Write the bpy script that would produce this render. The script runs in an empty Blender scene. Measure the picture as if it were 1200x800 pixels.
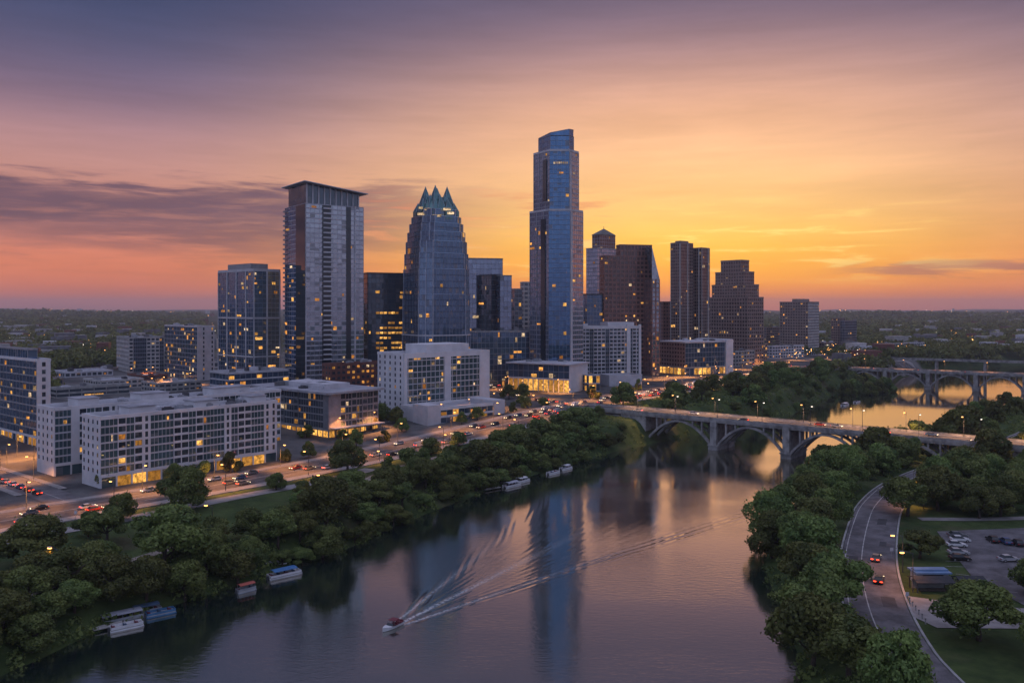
import bpy, math, random
import numpy as np
from mathutils import Vector, Matrix
R = math.radians
rnd = random.Random(11)
C = bpy.context.scene.collection
# ---------------------------------------------------------------- camera
F, CAMH, HOR = 1000.0, 72.0, 362.0          # focal length and horizon row in photograph pixels (1200 wide), camera height in metres
scn = bpy.context.scene
cam = bpy.data.objects.new('camera', bpy.data.cameras.new('camera'))
C.objects.link(cam)
cam.location = (0, 0, CAMH); cam.rotation_euler = (R(90), 0, 0)
cam.data.lens = 36*F/1200; cam.data.sensor_width = 36
cam.data.shift_y = -(400-HOR)/1200
cam.data.clip_start = 1; cam.data.clip_end = 40000
scn.camera = cam
scn.view_settings.view_transform = 'Standard'; scn.view_settings.look = 'None'
scn.view_settings.exposure = 0.14; scn.view_settings.gamma = 1
scn.render.engine = 'CYCLES'
scn.cycles.use_denoising = True
scn.cycles.max_bounces = 6; scn.cycles.diffuse_bounces = 2; scn.cycles.glossy_bounces = 4
scn.cycles.transmission_bounces = 3; scn.cycles.volume_bounces = 0; scn.cycles.transparent_max_bounces = 8
scn.cycles.sample_clamp_indirect = 3; scn.cycles.sample_clamp_direct = 3; scn.cycles.caustics_reflective = False; scn.cycles.caustics_refractive = False

def lin(c):
    return tuple(((x/255)/12.92 if x/255 <= .04045 else ((x/255+.055)/1.055)**2.4) for x in c)

# ---------------------------------------------------------------- dusk sky
HAZE = 7.5e-5
SUN_AZ, SUN_EL = 11.0, 2.2                    # degrees, azimuth clockwise from +Y
W = bpy.data.worlds.new('World'); scn.world = W; W.use_nodes = True
nt = W.node_tree; nt.nodes.clear()
def N(t, tree=None, **kw):
    n = (tree or nt).nodes.new(t)
    for k, v in kw.items(): setattr(n, k, v)
    return n
def put(tree, sock, v):
    if isinstance(v, bpy.types.NodeSocket): tree.links.new(v, sock)
    else: sock.default_value = v
def M(op, a, b=None, c=None, tree=None, clamp=False):
    tree = tree or nt
    n = tree.nodes.new('ShaderNodeMath'); n.operation = op; n.use_clamp = clamp
    put(tree, n.inputs[0], a)
    if b is not None: put(tree, n.inputs[1], b)
    if c is not None: put(tree, n.inputs[2], c)
    return n.outputs[0]
def smooth(x, a, b, tree=None):
    tree = tree or nt
    n = tree.nodes.new('ShaderNodeMapRange'); n.interpolation_type = 'SMOOTHSTEP'
    put(tree, n.inputs[0], x); n.inputs[1].default_value = a; n.inputs[2].default_value = b
    n.inputs[3].default_value = 0; n.inputs[4].default_value = 1
    return n.outputs[0]
def mixc(f, a, b, tree=None, mode='MIX'):
    tree = tree or nt
    n = tree.nodes.new('ShaderNodeMix'); n.data_type = 'RGBA'; n.blend_type = mode
    put(tree, n.inputs[0], f); put(tree, n.inputs[6], a if isinstance(a, bpy.types.NodeSocket) else (*a, 1))
    put(tree, n.inputs[7], b if isinstance(b, bpy.types.NodeSocket) else (*b, 1))
    return n.outputs[2]
def ramp(x, stops, tree=None, interp='B_SPLINE'):
    tree = tree or nt
    n = tree.nodes.new('ShaderNodeValToRGB'); cr = n.color_ramp; cr.interpolation = interp
    while len(cr.elements) < len(stops): cr.elements.new(.5)
    for e, (p, c) in zip(cr.elements, stops): e.position = p; e.color = (*c, 1)
    put(tree, n.inputs[0], x)
    return n.outputs[0]
tc = N('ShaderNodeTexCoord'); nrm = N('ShaderNodeVectorMath', operation='NORMALIZE'); nt.links.new(tc.outputs['Generated'], nrm.inputs[0])
sep = N('ShaderNodeSeparateXYZ'); nt.links.new(nrm.outputs[0], sep.inputs[0])
X_, Y_, Z_ = sep.outputs
el = M('MULTIPLY', M('ARCSINE', Z_), 180/math.pi)                    # degrees
az = M('MULTIPLY', M('ARCTAN2', X_, Y_), 180/math.pi)
tt = M('SQRT', M('DIVIDE', M('MAXIMUM', el, 0.0), 90.0))
def st(rows): return [(math.sqrt(e/90), lin(c)) for e, c in rows]
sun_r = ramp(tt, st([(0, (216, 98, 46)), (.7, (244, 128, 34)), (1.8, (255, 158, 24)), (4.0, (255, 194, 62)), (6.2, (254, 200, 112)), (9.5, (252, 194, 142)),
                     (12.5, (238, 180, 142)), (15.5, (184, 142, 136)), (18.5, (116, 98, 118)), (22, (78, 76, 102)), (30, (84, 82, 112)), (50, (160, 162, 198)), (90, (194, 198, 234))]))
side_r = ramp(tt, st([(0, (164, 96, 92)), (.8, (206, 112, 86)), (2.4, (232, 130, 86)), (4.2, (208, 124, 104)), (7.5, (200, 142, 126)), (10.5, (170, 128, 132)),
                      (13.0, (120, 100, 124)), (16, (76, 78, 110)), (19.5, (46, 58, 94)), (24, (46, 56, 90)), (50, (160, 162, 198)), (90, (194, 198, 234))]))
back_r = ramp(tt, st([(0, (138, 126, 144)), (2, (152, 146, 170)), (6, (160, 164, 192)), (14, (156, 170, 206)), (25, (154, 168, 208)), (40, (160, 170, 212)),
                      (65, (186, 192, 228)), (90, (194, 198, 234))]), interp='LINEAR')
dxy = M('SQRT', M('ADD', M('MULTIPLY', X_, X_), M('MULTIPLY', Y_, Y_)))
ca = M('DIVIDE', M('ADD', M('MULTIPLY', X_, math.sin(R(SUN_AZ))), M('MULTIPLY', Y_, math.cos(R(SUN_AZ)))), M('MAXIMUM', dxy, 1e-4))
ang = M('MULTIPLY', M('ARCCOSINE', M('MINIMUM', M('MAXIMUM', ca, -1), 1)), 180/math.pi)
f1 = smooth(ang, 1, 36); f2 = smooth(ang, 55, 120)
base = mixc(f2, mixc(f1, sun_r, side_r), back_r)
# clouds: streaks drawn out along the horizon, in (azimuth, elevation)
def cnoise(sa, se, detail, rough, off, dist=.0):
    v = N('ShaderNodeCombineXYZ'); put(nt, v.inputs[0], M('MULTIPLY_ADD', az, sa, off)); put(nt, v.inputs[1], M('MULTIPLY', el, se))
    n = N('ShaderNodeTexNoise'); n.inputs['Scale'].default_value = 1; n.inputs['Detail'].default_value = detail
    n.inputs['Roughness'].default_value = rough; n.inputs['Distortion'].default_value = dist
    nt.links.new(v.outputs[0], n.inputs['Vector']); return n.outputs[0]
n1 = cnoise(.05, .42, 6, .58, 3.7, .4); n2 = cnoise(.16, 1.5, 5, .6, 11.0, .3); n3 = cnoise(.028, .22, 5, .55, 20.2)
# long dark bank low on the left
edge = M('ADD', el, M('MULTIPLY', M('SUBTRACT', n2, .5), -5.0))
edge = M('ADD', edge, M('MULTIPLY', M('SUBTRACT', n1, .5), -4.5))
bank = M('MULTIPLY', smooth(edge, 2.6, 5.6), M('SUBTRACT', 1, smooth(edge, 7.4, 9.0)))
bank = M('MULTIPLY', bank, M('MULTIPLY_ADD', smooth(n2, .25, .6), .5, .5))
bank = M('MULTIPLY', bank, M('SUBTRACT', 1, smooth(az, -16, 4)))
bank = M('MULTIPLY', bank, smooth(n1, .22, .42))
base = mixc(M('MULTIPLY', bank, .95), base, lin((100, 74, 92)))
# second bank, thin, low on the right
e2 = M('ADD', el, M('MULTIPLY', M('SUBTRACT', n2, .5), -1.6))
b2 = M('MULTIPLY', smooth(e2, 2.0, 2.35), M('SUBTRACT', 1, smooth(e2, 2.5, 2.9)))
b2 = M('MULTIPLY', b2, M('MULTIPLY', smooth(az, 19, 25), M('SUBTRACT', 1, smooth(az, 60, 80))))
base = mixc(M('MULTIPLY', b2, .7), base, lin((150, 96, 96)))
# small orange-brown clouds near the middle
b3 = M('MULTIPLY', smooth(n2, .5, .66), M('MULTIPLY', smooth(el, 3.0, 4.5), M('SUBTRACT', 1, smooth(el, 6.5, 8.5))))
b3 = M('MULTIPLY', b3, M('MULTIPLY', smooth(az, -14, -6), M('SUBTRACT', 1, smooth(az, 5, 9))))
base = mixc(M('MULTIPLY', b3, .75), base, lin((214, 126, 92)))
# bright thread near the sun
b4 = M('MULTIPLY', smooth(n2, .52, .68), M('MULTIPLY', smooth(el, 1.2, 2.6), M('SUBTRACT', 1, smooth(el, 5.0, 7.5))))
b4 = M('MULTIPLY', b4, M('SUBTRACT', 1, smooth(ang, 8, 22)))
base = mixc(M('MULTIPLY', b4, .6), base, lin((255, 226, 130)))
# high veils everywhere
veil = M('MULTIPLY_ADD', M('SUBTRACT', n3, .5), .55, 1.0)
veil = M('ADD', veil, M('ADD', M('MULTIPLY', M('SUBTRACT', n1, .5), .30), M('MULTIPLY', M('SUBTRACT', n2, .5), .22)))
vc = N('ShaderNodeVectorMath', operation='SCALE'); nt.links.new(base, vc.inputs[0]); nt.links.new(veil, vc.inputs['Scale'])
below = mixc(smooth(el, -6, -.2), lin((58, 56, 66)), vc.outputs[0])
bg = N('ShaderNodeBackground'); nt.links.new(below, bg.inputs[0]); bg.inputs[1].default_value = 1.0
skyt = N('ShaderNodeTexSky', sky_type='NISHITA', sun_disc=False, sun_elevation=R(SUN_EL), sun_rotation=R(SUN_AZ))
bg2 = N('ShaderNodeBackground'); nt.links.new(skyt.outputs[0], bg2.inputs[0]); bg2.inputs[1].default_value = 0.006
addw = N('ShaderNodeAddShader'); nt.links.new(bg.outputs[0], addw.inputs[0]); nt.links.new(bg2.outputs[0], addw.inputs[1])
out = N('ShaderNodeOutputWorld'); nt.links.new(addw.outputs[0], out.inputs[0])
W.cycles.sampling_method = 'MANUAL'; W.cycles.sample_map_resolution = 1024
# ---------------------------------------------------------------- low sun behind the skyline
sl = bpy.data.lights.new('sun', 'SUN'); sl.energy = 0.55; sl.angle = R(3); sl.color = (1, .58, .25)
so = bpy.data.objects.new('sun', sl); C.objects.link(so)
sd = Vector((math.sin(R(SUN_AZ))*math.cos(R(SUN_EL)), math.cos(R(SUN_AZ))*math.cos(R(SUN_EL)), math.sin(R(SUN_EL))))
so.rotation_euler = sd.to_track_quat('Z', 'Y').to_euler(); so.location = sd*3000
# ---------------------------------------------------------------- tools
def gx(px, Y): return (px-600)/F*Y
def zt(py, Y): return CAMH-(py-HOR)*Y/F
def gp(px, py, z=0.0):
    Y = F*(CAMH-z)/(py-HOR); return (gx(px, Y), Y)
def tag(o, label=None, cat=None, group=None, kind=None):
    if label: o['label'] = label
    if cat: o['category'] = cat
    if group: o['group'] = group
    if kind: o['kind'] = kind
    return o
def empty(name, loc=(0, 0, 0), rz=0, **kw):
    o = bpy.data.objects.new(name, None); C.objects.link(o)
    o.location = loc; o.rotation_euler = (0, 0, rz); o.empty_display_size = .5
    return tag(o, **kw)
def copy_tree(o, loc=None, rz=None, parent=None, scale=None, **kw):
    c = o.copy(); C.objects.link(c)
    if parent is not None: c.parent = parent
    if loc is not None: c.location = loc
    if rz is not None: c.rotation_euler = (0, 0, rz)
    if scale is not None: c.scale = scale
    tag(c, **kw)
    for ch in list(o.children): copy_tree(ch, parent=c)
    return c
class MB:
    """collects boxes, prisms and tubes in world metres; build() links them as one mesh object"""
    def __init__(s): s.v = []; s.f = []; s.uv = []; s.m = []
    def face(s, pts, m=0, uv=None):
        i = len(s.v); s.v.extend(tuple(p) for p in pts); s.f.append(tuple(range(i, i+len(pts)))); s.m.append(m)
        s.uv.extend(uv if uv else [(p[0]*.1, p[1]*.1) for p in pts])
    def box(s, o, ex, ey, ez, m=0):
        o, ex, ey, ez = Vector(o), Vector(ex), Vector(ey), Vector(ez)
        if ex.cross(ey).dot(ez) < 0: o, ex = o+ex, -ex
        p = [o, o+ex, o+ex+ey, o+ey, o+ez, o+ex+ez, o+ex+ey+ez, o+ey+ez]
        i = len(s.v); s.v.extend(tuple(q) for q in p)
        for q in ((0, 3, 2, 1), (4, 5, 6, 7), (0, 1, 5, 4), (1, 2, 6, 5), (2, 3, 7, 6), (3, 0, 4, 7)):
            s.f.append(tuple(i+k for k in q)); s.m.append(m); s.uv.extend([(0, 0), (1, 0), (1, 1), (0, 1)])
    def cbox(s, c, sx, sy, sz, rz=0, m=0):      # centre of its base
        ca_, sa_ = math.cos(rz), math.sin(rz); ex = Vector((ca_, sa_, 0))*sx; ey = Vector((-sa_, ca_, 0))*sy
        s.box(Vector(c)-ex/2-ey/2, ex, ey, (0, 0, sz), m)
    def prism(s, poly, z0, z1, m=0, top=None, zt_=None):
        n = len(poly); zz = zt_ or [z1]*n
        i = len(s.v); s.v.extend((x, y, z0) for x, y in poly); s.v.extend((x, y, z) for (x, y), z in zip(poly, zz))
        for k in range(n):
            j = (k+1) % n; s.f.append((i+k, i+j, i+n+j, i+n+k)); s.m.append(m); s.uv.extend([(0, 0), (1, 0), (1, 1), (0, 1)])
        s.f.append(tuple(i+n+k for k in range(n))); s.m.append(m if top is None else top); s.uv.extend([(0, 0)]*n)
        s.f.append(tuple(i+n-1-k for k in range(n))); s.m.append(m); s.uv.extend([(0, 0)]*n)
    def tube(s, pts, r, n=6, m=0, r2=None, cap=True):
        pts = [Vector(p) for p in pts]; i0 = len(s.v); K = len(pts)
        for k, p in enumerate(pts):
            t = (pts[min(k+1, K-1)]-pts[max(k-1, 0)]).normalized()
            a = t.orthogonal().normalized() if abs(t.z) < .99 else Vector((1, 0, 0)); b = t.cross(a)
            rr = r if r2 is None else r+(r2-r)*k/max(K-1, 1)
            for q in range(n):
                an = 2*math.pi*q/n; s.v.append(tuple(p+(a*math.cos(an)+b*math.sin(an))*rr))
        for k in range(K-1):
            for q in range(n):
                a_, b_ = i0+k*n+q, i0+k*n+(q+1) % n
                s.f.append((a_, b_, b_+n, a_+n)); s.m.append(m); s.uv.extend([(0, 0)]*4)
        if cap:
            s.f.append(tuple(i0+n-1-q for q in range(n))); s.m.append(m); s.uv.extend([(0, 0)]*n)
            s.f.append(tuple(i0+(K-1)*n+q for q in range(n))); s.m.append(m); s.uv.extend([(0, 0)]*n)
    def mesh(s, name, mats, off=(0, 0, 0), smooth=False):
        me = bpy.data.meshes.new(name)
        me.from_pydata([(a-off[0], b-off[1], c-off[2]) for a, b, c in s.v], [], s.f)
        for m in mats: me.materials.append(m)
        if len(mats) > 1: me.polygons.foreach_set('material_index', s.m)
        ul = me.uv_layers.new(name='UVMap'); ul.data.foreach_set('uv', np.array(s.uv, dtype=np.float32).ravel())
        if smooth: me.polygons.foreach_set('use_smooth', [True]*len(me.polygons))
        me.update(); return me
    def build(s, name, mats, parent=None, smooth=False, local=False):
        if not s.f: return None
        if not isinstance(mats, (list, tuple)): mats = [mats]
        off = (0, 0, 0) if (local or parent is None) else tuple(parent.location)
        o = bpy.data.objects.new(name, s.mesh(name, mats, off, smooth)); C.objects.link(o)
        if parent is not None: o.parent = parent
        return o
# ---------------------------------------------------------------- materials
MT = {}
def newmat(name):
    m = bpy.data.materials.new(name); m.use_nodes = True; t = m.node_tree; t.nodes.clear()
    o = t.nodes.new('ShaderNodeOutputMaterial'); return m, t, o
def plain(name, col, rough=.7, metal=0.0, var=.25, scale=.35, bump=0.0, spec=.5, rand=0.0):
    if name in MT: return MT[name]
    m, t, o = newmat(name); b = t.nodes.new('ShaderNodeBsdfPrincipled'); t.links.new(b.outputs[0], o.inputs[0])
    g = t.nodes.new('ShaderNodeNewGeometry')
    n = t.nodes.new('ShaderNodeTexNoise'); n.inputs['Scale'].default_value = scale; n.inputs['Detail'].default_value = 6; n.inputs['Roughness'].default_value = .65
    t.links.new(g.outputs['Position'], n.inputs['Vector'])
    c = mixc(smooth(n.outputs[0], .3, .7, t), tuple(x*(1-var) for x in col), tuple(min(1, x*(1+var*.6)) for x in col), t)
    if rand:
        oi = t.nodes.new('ShaderNodeObjectInfo'); h = t.nodes.new('ShaderNodeHueSaturation')
        put(t, h.inputs['Value'], M('MULTIPLY_ADD', oi.outputs['Random'], rand, 1-rand/2, tree=t)); put(t, h.inputs['Color'], c); c = h.outputs[0]
    put(t, b.inputs['Base Color'], c); b.inputs['Roughness'].default_value = rough; b.inputs['Metallic'].default_value = metal
    b.inputs['Specular IOR Level'].default_value = spec
    if bump:
        bn = t.nodes.new('ShaderNodeBump'); bn.inputs['Strength'].default_value = bump; t.links.new(n.outputs[0], bn.inputs['Height']); t.links.new(bn.outputs[0], b.inputs['Normal'])
    MT[name] = m; return m
def glass(name, tint, metal=.55, dark=(.012, .016, .022), rough=.035, tilt=.013, blind=.10, blindcol=(.16, .16, .17)):
    """curtain wall glass; UV counts panes, so every pane has its own slight tilt, tone and blinds"""
    if name in MT: return MT[name]
    m, t, o = newmat(name); b = t.nodes.new('ShaderNodeBsdfPrincipled'); t.links.new(b.outputs[0], o.inputs[0])
    uv = t.nodes.new('ShaderNodeUVMap'); fl = t.nodes.new('ShaderNodeVectorMath'); fl.operation = 'FLOOR'; t.links.new(uv.outputs[0], fl.inputs[0])
    wn = t.nodes.new('ShaderNodeTexWhiteNoise'); wn.noise_dimensions = '2D'; t.links.new(fl.outputs[0], wn.inputs['Vector'])
    sc = t.nodes.new('ShaderNodeSeparateColor'); t.links.new(wn.outputs['Color'], sc.inputs[0])
    base = mixc(sc.outputs[0], tuple(x*.86 for x in tint), tuple(x*1.10 for x in tint), t)
    isb = M('MULTIPLY', M('GREATER_THAN', sc.outputs[1], 1-blind, tree=t), 1.0, tree=t)
    fr = t.nodes.new('ShaderNodeVectorMath'); fr.operation = 'FRACTION'; t.links.new(uv.outputs[0], fr.inputs[0])
    sp = t.nodes.new('ShaderNodeSeparateXYZ'); t.links.new(fr.outputs[0], sp.inputs[0])
    drop = M('GREATER_THAN', sp.outputs[1], M('MULTIPLY', sc.outputs[2], .8, tree=t), tree=t)
    isb = M('MULTIPLY', isb, drop, tree=t)
    put(t, b.inputs['Base Color'], mixc(M('MULTIPLY', isb, .6, tree=t), base, blindcol, t))
    put(t, b.inputs['Metallic'], M('MULTIPLY', M('MULTIPLY_ADD', sc.outputs[2], .10, metal-.05, tree=t), M('SUBTRACT', 1, M('MULTIPLY', isb, .6, tree=t), tree=t), tree=t))
    b.inputs['Roughness'].default_value = rough; b.inputs['IOR'].default_value = 1.55
    g = t.nodes.new('ShaderNodeNewGeometry')
    off = t.nodes.new('ShaderNodeVectorMath'); off.operation = 'SUBTRACT'; t.links.new(wn.outputs['Color'], off.inputs[0]); off.inputs[1].default_value = (.5, .5, .5)
    s_ = t.nodes.new('ShaderNodeVectorMath'); s_.operation = 'SCALE'; t.links.new(off.outputs[0], s_.inputs[0]); s_.inputs['Scale'].default_value = tilt
    ad = t.nodes.new('ShaderNodeVectorMath'); ad.operation = 'ADD'; t.links.new(g.outputs['Normal'], ad.inputs[0]); t.links.new(s_.outputs[0], ad.inputs[1])
    no = t.nodes.new('ShaderNodeVectorMath'); no.operation = 'NORMALIZE'; t.links.new(ad.outputs[0], no.inputs[0]); t.links.new(no.outputs[0], b.inputs['Normal'])
    MT[name] = m; return m
def lit(name, col, strength, vary=True):
    """a lit window or lamp: warm light broken up by what stands in the room"""
    if name in MT: return MT[name]
    m, t, o = newmat(name); e = t.nodes.new('ShaderNodeEmission'); t.links.new(e.outputs[0], o.inputs[0])
    if vary:
        g = t.nodes.new('ShaderNodeNewGeometry'); n = t.nodes.new('ShaderNodeTexNoise'); n.inputs['Scale'].default_value = .55; n.inputs['Detail'].default_value = 5; n.inputs['Roughness'].default_value = .75
        t.links.new(g.outputs['Position'], n.inputs['Vector'])
        oi = t.nodes.new('ShaderNodeObjectInfo')
        k = M('MULTIPLY', smooth(n.outputs[0], .3, .68, t), M('MULTIPLY_ADD', M('POWER', oi.outputs['Random'], 1.8, tree=t), 1.5, .22, tree=t), tree=t)
        put(t, e.inputs[1], M('MULTIPLY', M('ADD', k, .08, tree=t), strength, tree=t))
        put(t, e.inputs[0], mixc(oi.outputs['Random'], col, tuple(x*y for x, y in zip(col, (1, 1.15, 1.4))), t))
    else:
        e.inputs[0].default_value = (*col, 1); e.inputs[1].default_value = strength
    m.cycles.emission_sampling = 'NONE'
    MT[name] = m; return m
white = plain('white_render', (.62, .61, .63), .8, var=.14, scale=.12)
white2 = plain('pale_panel', (.50, .49, .52), .75, var=.16, scale=.15)
grey = plain('grey_metal_panel', (.30, .31, .33), .5, .2, var=.2)
dgrey = plain('dark_metal', (.07, .075, .085), .45, .3, var=.3)
mull = plain('mullion_metal', (.34, .36, .40), .4, .5, var=.15)
bandm = plain('spandrel_panel', (.20, .22, .26), .35, .3, var=.2)
conc = plain('concrete', (.34, .33, .32), .85, var=.28, scale=.25)
concl = plain('light_concrete', (.46, .44, .43), .85, var=.22, scale=.2)
roofm = plain('roof_membrane', (.33, .33, .36), .9, var=.35, scale=.12)
roofd = plain('dark_roof_membrane', (.16, .16, .17), .9, var=.35, scale=.12)
brickm = plain('red_brick', (.16, .065, .05), .85, var=.3, scale=.6)
granite = plain('red_granite', (.24, .13, .11), .55, var=.25, scale=.2)
tanst = plain('brown_stone', (.25, .19, .165), .7, var=.25, scale=.2)
gbl = glass('blue_glass', (.10, .20, .36), .78)
gbd = glass('deep_blue_glass', (.10, .165, .26), .62)
gdk = glass('dark_glass', (.09, .12, .15), .5, tilt=.04)
ggr = glass('grey_green_glass', (.16, .22, .25), .6)
glv = glass('silver_lavender_glass', (.34, .39, .45), .75)
gbr = glass('bronze_glass', (.12, .09, .085), .5)
litw = lit('warm_window_light', (1.0, .36, .06), 1.1)
lity = lit('yellow_window_light', (1.0, .43, .08), 1.15)
litc = lit('cool_window_light', (1.0, .62, .30), .9)
lits = lit('shop_light', (1.0, .42, .07), 1.3)
lampm = lit('lamp_glow', (1.0, .42, .10), 9, vary=False)
lampw = lit('pale_lamp_glow', (1.0, .86, .66), 3.0, vary=False)
redm = lit('tail_light_glow', (1.0, .05, .02), 5, vary=False)
headm = lit('headlight_glow', (1.0, .78, .45), 5, vary=False)
# ---------------------------------------------------------------- river, terrain
LS = [(-140, 60), (-122, 120), (-100, 164), (-92, 188), (-82, 206), (-72, 219.5), (-60.6, 237.6), (-50, 252), (-37, 284.6), (-13, 330), (15, 377), (52, 430), (80, 462),
      (122, 503), (176, 556), (236, 660), (290, 750), (342, 806), (398, 880), (480, 985), (640, 1090), (900, 1180), (1300, 1290), (2600, 1600)]
RS = [(2600, 1380), (1250, 1010), (800, 850), (600, 770), (500, 720), (455, 690), (400, 640), (300, 555), (215, 440), (166, 393), (150, 375), (128, 352), (108, 323), (84, 279),
      (69, 238), (65, 213), (58, 178), (51, 147), (45, 60)]
POLY = np.array(LS+RS, float)
def sdf(px, py):
    """metres to the waterline, negative in the river"""
    px = np.asarray(px, float); py = np.asarray(py, float)
    d = np.full(px.shape, 1e18); ins = np.zeros(px.shape, bool); n = len(POLY)
    for k in range(n):
        a, b = POLY[k], POLY[(k+1) % n]; e = b-a
        t = np.clip(((px-a[0])*e[0]+(py-a[1])*e[1])/(e@e), 0, 1)
        d = np.minimum(d, (px-a[0]-t*e[0])**2+(py-a[1]-t*e[1])**2)
        if a[1] != b[1]:
            c = ((a[1] > py) != (b[1] > py)) & (px < (b[0]-a[0])*(py-a[1])/(b[1]-a[1])+a[0]); ins ^= c
    d = np.sqrt(d); return np.where(ins, -d, d)
def sstep(x, a, b):
    t = np.clip((np.asarray(x, float)-a)/(b-a), 0, 1); return t*t*(3-2*t)
LSA, RSA = np.array(LS), np.array(RS[::-1])
def cityside(x, y):
    return np.asarray(x) < .5*(np.interp(y, LSA[:, 1], LSA[:, 0])+np.interp(y, RSA[:, 1], RSA[:, 0]))
def gz(x, y):
    x = np.asarray(x, float); y = np.asarray(y, float)
    g = np.where(cityside(x, y), 6+8*sstep(y, 360, 520), 6+3*sstep(y, 320, 520))
    r = np.hypot(x, y)
    hill = 44*sstep(r, 2600, 9000)+sstep(r, 1500, 6000)*(9*np.sin(x/820+1.3)*np.sin(y/1130+.4)+6*np.sin(x/330+y/510)+4*np.sin(x/190-y/270+2))
    hill = hill+sstep(r, 7000, 11000)*(11*np.sin(x/1500+2)+8*np.sin(x/430+1)+4*np.sin(x/160+y/300))
    return g+hill
def terr(x, y):
    d = sdf(x, y); g = gz(x, y)
    return np.where(d < 0, np.maximum(-3.0, -.6+d*.25), -.6+(g+.6)*sstep(d, -1, 13))
def tz(x, y): return float(terr(np.array([x]), np.array([y]))[0])
def axis(core0, core1, step, far0, far1, grow=1.16):
    a = list(np.arange(core0, core1+.1, step)); s = step
    while a[-1] < far1: s *= grow; a.append(a[-1]+s)
    s = step
    while a[0] > far0: s *= grow; a.insert(0, a[0]-s)
    return np.array(a)
def sheet(name, xs, ys, zfun, mats, attrs=None, smooth=True):
    Xg, Yg = np.meshgrid(xs, ys); Zg = zfun(Xg, Yg); nx, ny = len(xs), len(ys)
    co = np.stack([Xg, Yg, Zg], -1).reshape(-1, 3).astype(np.float32)
    i = np.arange(nx*ny).reshape(ny, nx); q = np.stack([i[:-1, :-1], i[:-1, 1:], i[1:, 1:], i[1:, :-1]], -1).reshape(-1, 4)
    me = bpy.data.meshes.new(name); me.vertices.add(len(co)); me.vertices.foreach_set('co', co.ravel())
    me.loops.add(q.size); me.loops.foreach_set('vertex_index', q.ravel().astype(np.int32))
    me.polygons.add(len(q)); me.polygons.foreach_set('loop_start', np.arange(0, q.size, 4, dtype=np.int32))
    me.polygons.foreach_set('use_smooth', np.ones(len(q), bool))
    me.update(calc_edges=True)
    for k, fn in (attrs or {}).items():
        at = me.attributes.new(k, 'FLOAT', 'POINT'); at.data.foreach_set('value', fn(Xg, Yg).ravel().astype(np.float32))
    for m in mats: me.materials.append(m)
    o = bpy.data.objects.new(name, me); C.objects.link(o); return o
AVE = [(-430, -60), (-330, 60), (-250, 160), (-148, 277), (-100, 333), (-64.5, 380), (-5, 451), (33, 500), (78, 560), (128, 624), (178, 699), (250, 790), (340, 870), (460, 950)]
def chain(pts, step=4.0):
    P = [Vector((*p, 0)) for p in pts]; P = [2*P[0]-P[1]]+P+[2*P[-1]-P[-2]]; o_ = []
    for k in range(1, len(P)-2):
        a, b, c, d = P[k-1:k+3]; n = max(1, int((c-b).length/step))
        for j in range(n):
            t = j/n; o_.append(.5*((2*b)+(c-a)*t+(2*a-5*b+4*c-d)*t*t+(3*b-a-3*c+d)*t**3))
    o_.append(P[-2]); return np.array([(v.x, v.y) for v in o_])
AVC = chain(AVE, 8)
def avside(x, y):
    """1 on the built-up side of the avenue, 0 towards the river"""
    xx = np.interp(y, AVC[:, 1], AVC[:, 0]); return sstep(xx-x, -14, -6)*cityside(x, y)
def m_terrain():
    m, t, o = newmat('grass_and_paving'); b = t.nodes.new('ShaderNodeBsdfPrincipled'); t.links.new(b.outputs[0], o.inputs[0])
    g = t.nodes.new('ShaderNodeNewGeometry'); pos = g.outputs['Position']
    def nz(s, d=6, r=.6):
        n = t.nodes.new('ShaderNodeTexNoise'); n.inputs['Scale'].default_value = s; n.inputs['Detail'].default_value = d; n.inputs['Roughness'].default_value = r
        t.links.new(pos, n.inputs['Vector']); return n.outputs[0]
    at = t.nodes.new('ShaderNodeAttribute'); at.attribute_name = 'paved'
    grass = mixc(smooth(nz(.09, 8, .7), .3, .7, t), (.026, .046, .014), (.075, .105, .032), t)
    grass = mixc(M('MULTIPLY', smooth(nz(.03, 5), .52, .68, t), .6, tree=t), grass, (.095, .075, .045), t)
    wood = mixc(smooth(nz(.02, 8, .75), .35, .65, t), (.010, .020, .010), (.045, .062, .030), t)
    dist = t.nodes.new('ShaderNodeVectorMath'); dist.operation = 'LENGTH'; t.links.new(pos, dist.inputs[0])
    green = mixc(smooth(dist.outputs['Value'], 900, 1500, t), grass, wood, t)
    pav = mixc(smooth(nz(.05, 7), .35, .65, t), (.055, .055, .058), (.15, .145, .14), t)
    put(t, b.inputs['Base Color'], mixc(at.outputs['Fac'], green, pav, t)); b.inputs['Roughness'].default_value = .95; b.inputs['Specular IOR Level'].default_value = .15
    bn = t.nodes.new('ShaderNodeBump'); bn.inputs['Strength'].default_value = .6; bn.inputs['Distance'].default_value = .5; t.links.new(nz(.8), bn.inputs['Height']); t.links.new(bn.outputs[0], b.inputs['Normal'])
    return m
xs = axis(-330, 480, 5, -13000, 13000, 1.13); ys = axis(90, 900, 5, -500, 14000, 1.13)
ground = sheet('ground', xs, ys, terr, [m_terrain()], {'paved': lambda x, y: avside(x, y)*(1-sstep(np.hypot(x, y), 1000, 1500))})
tag(ground, kind='structure')
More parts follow.
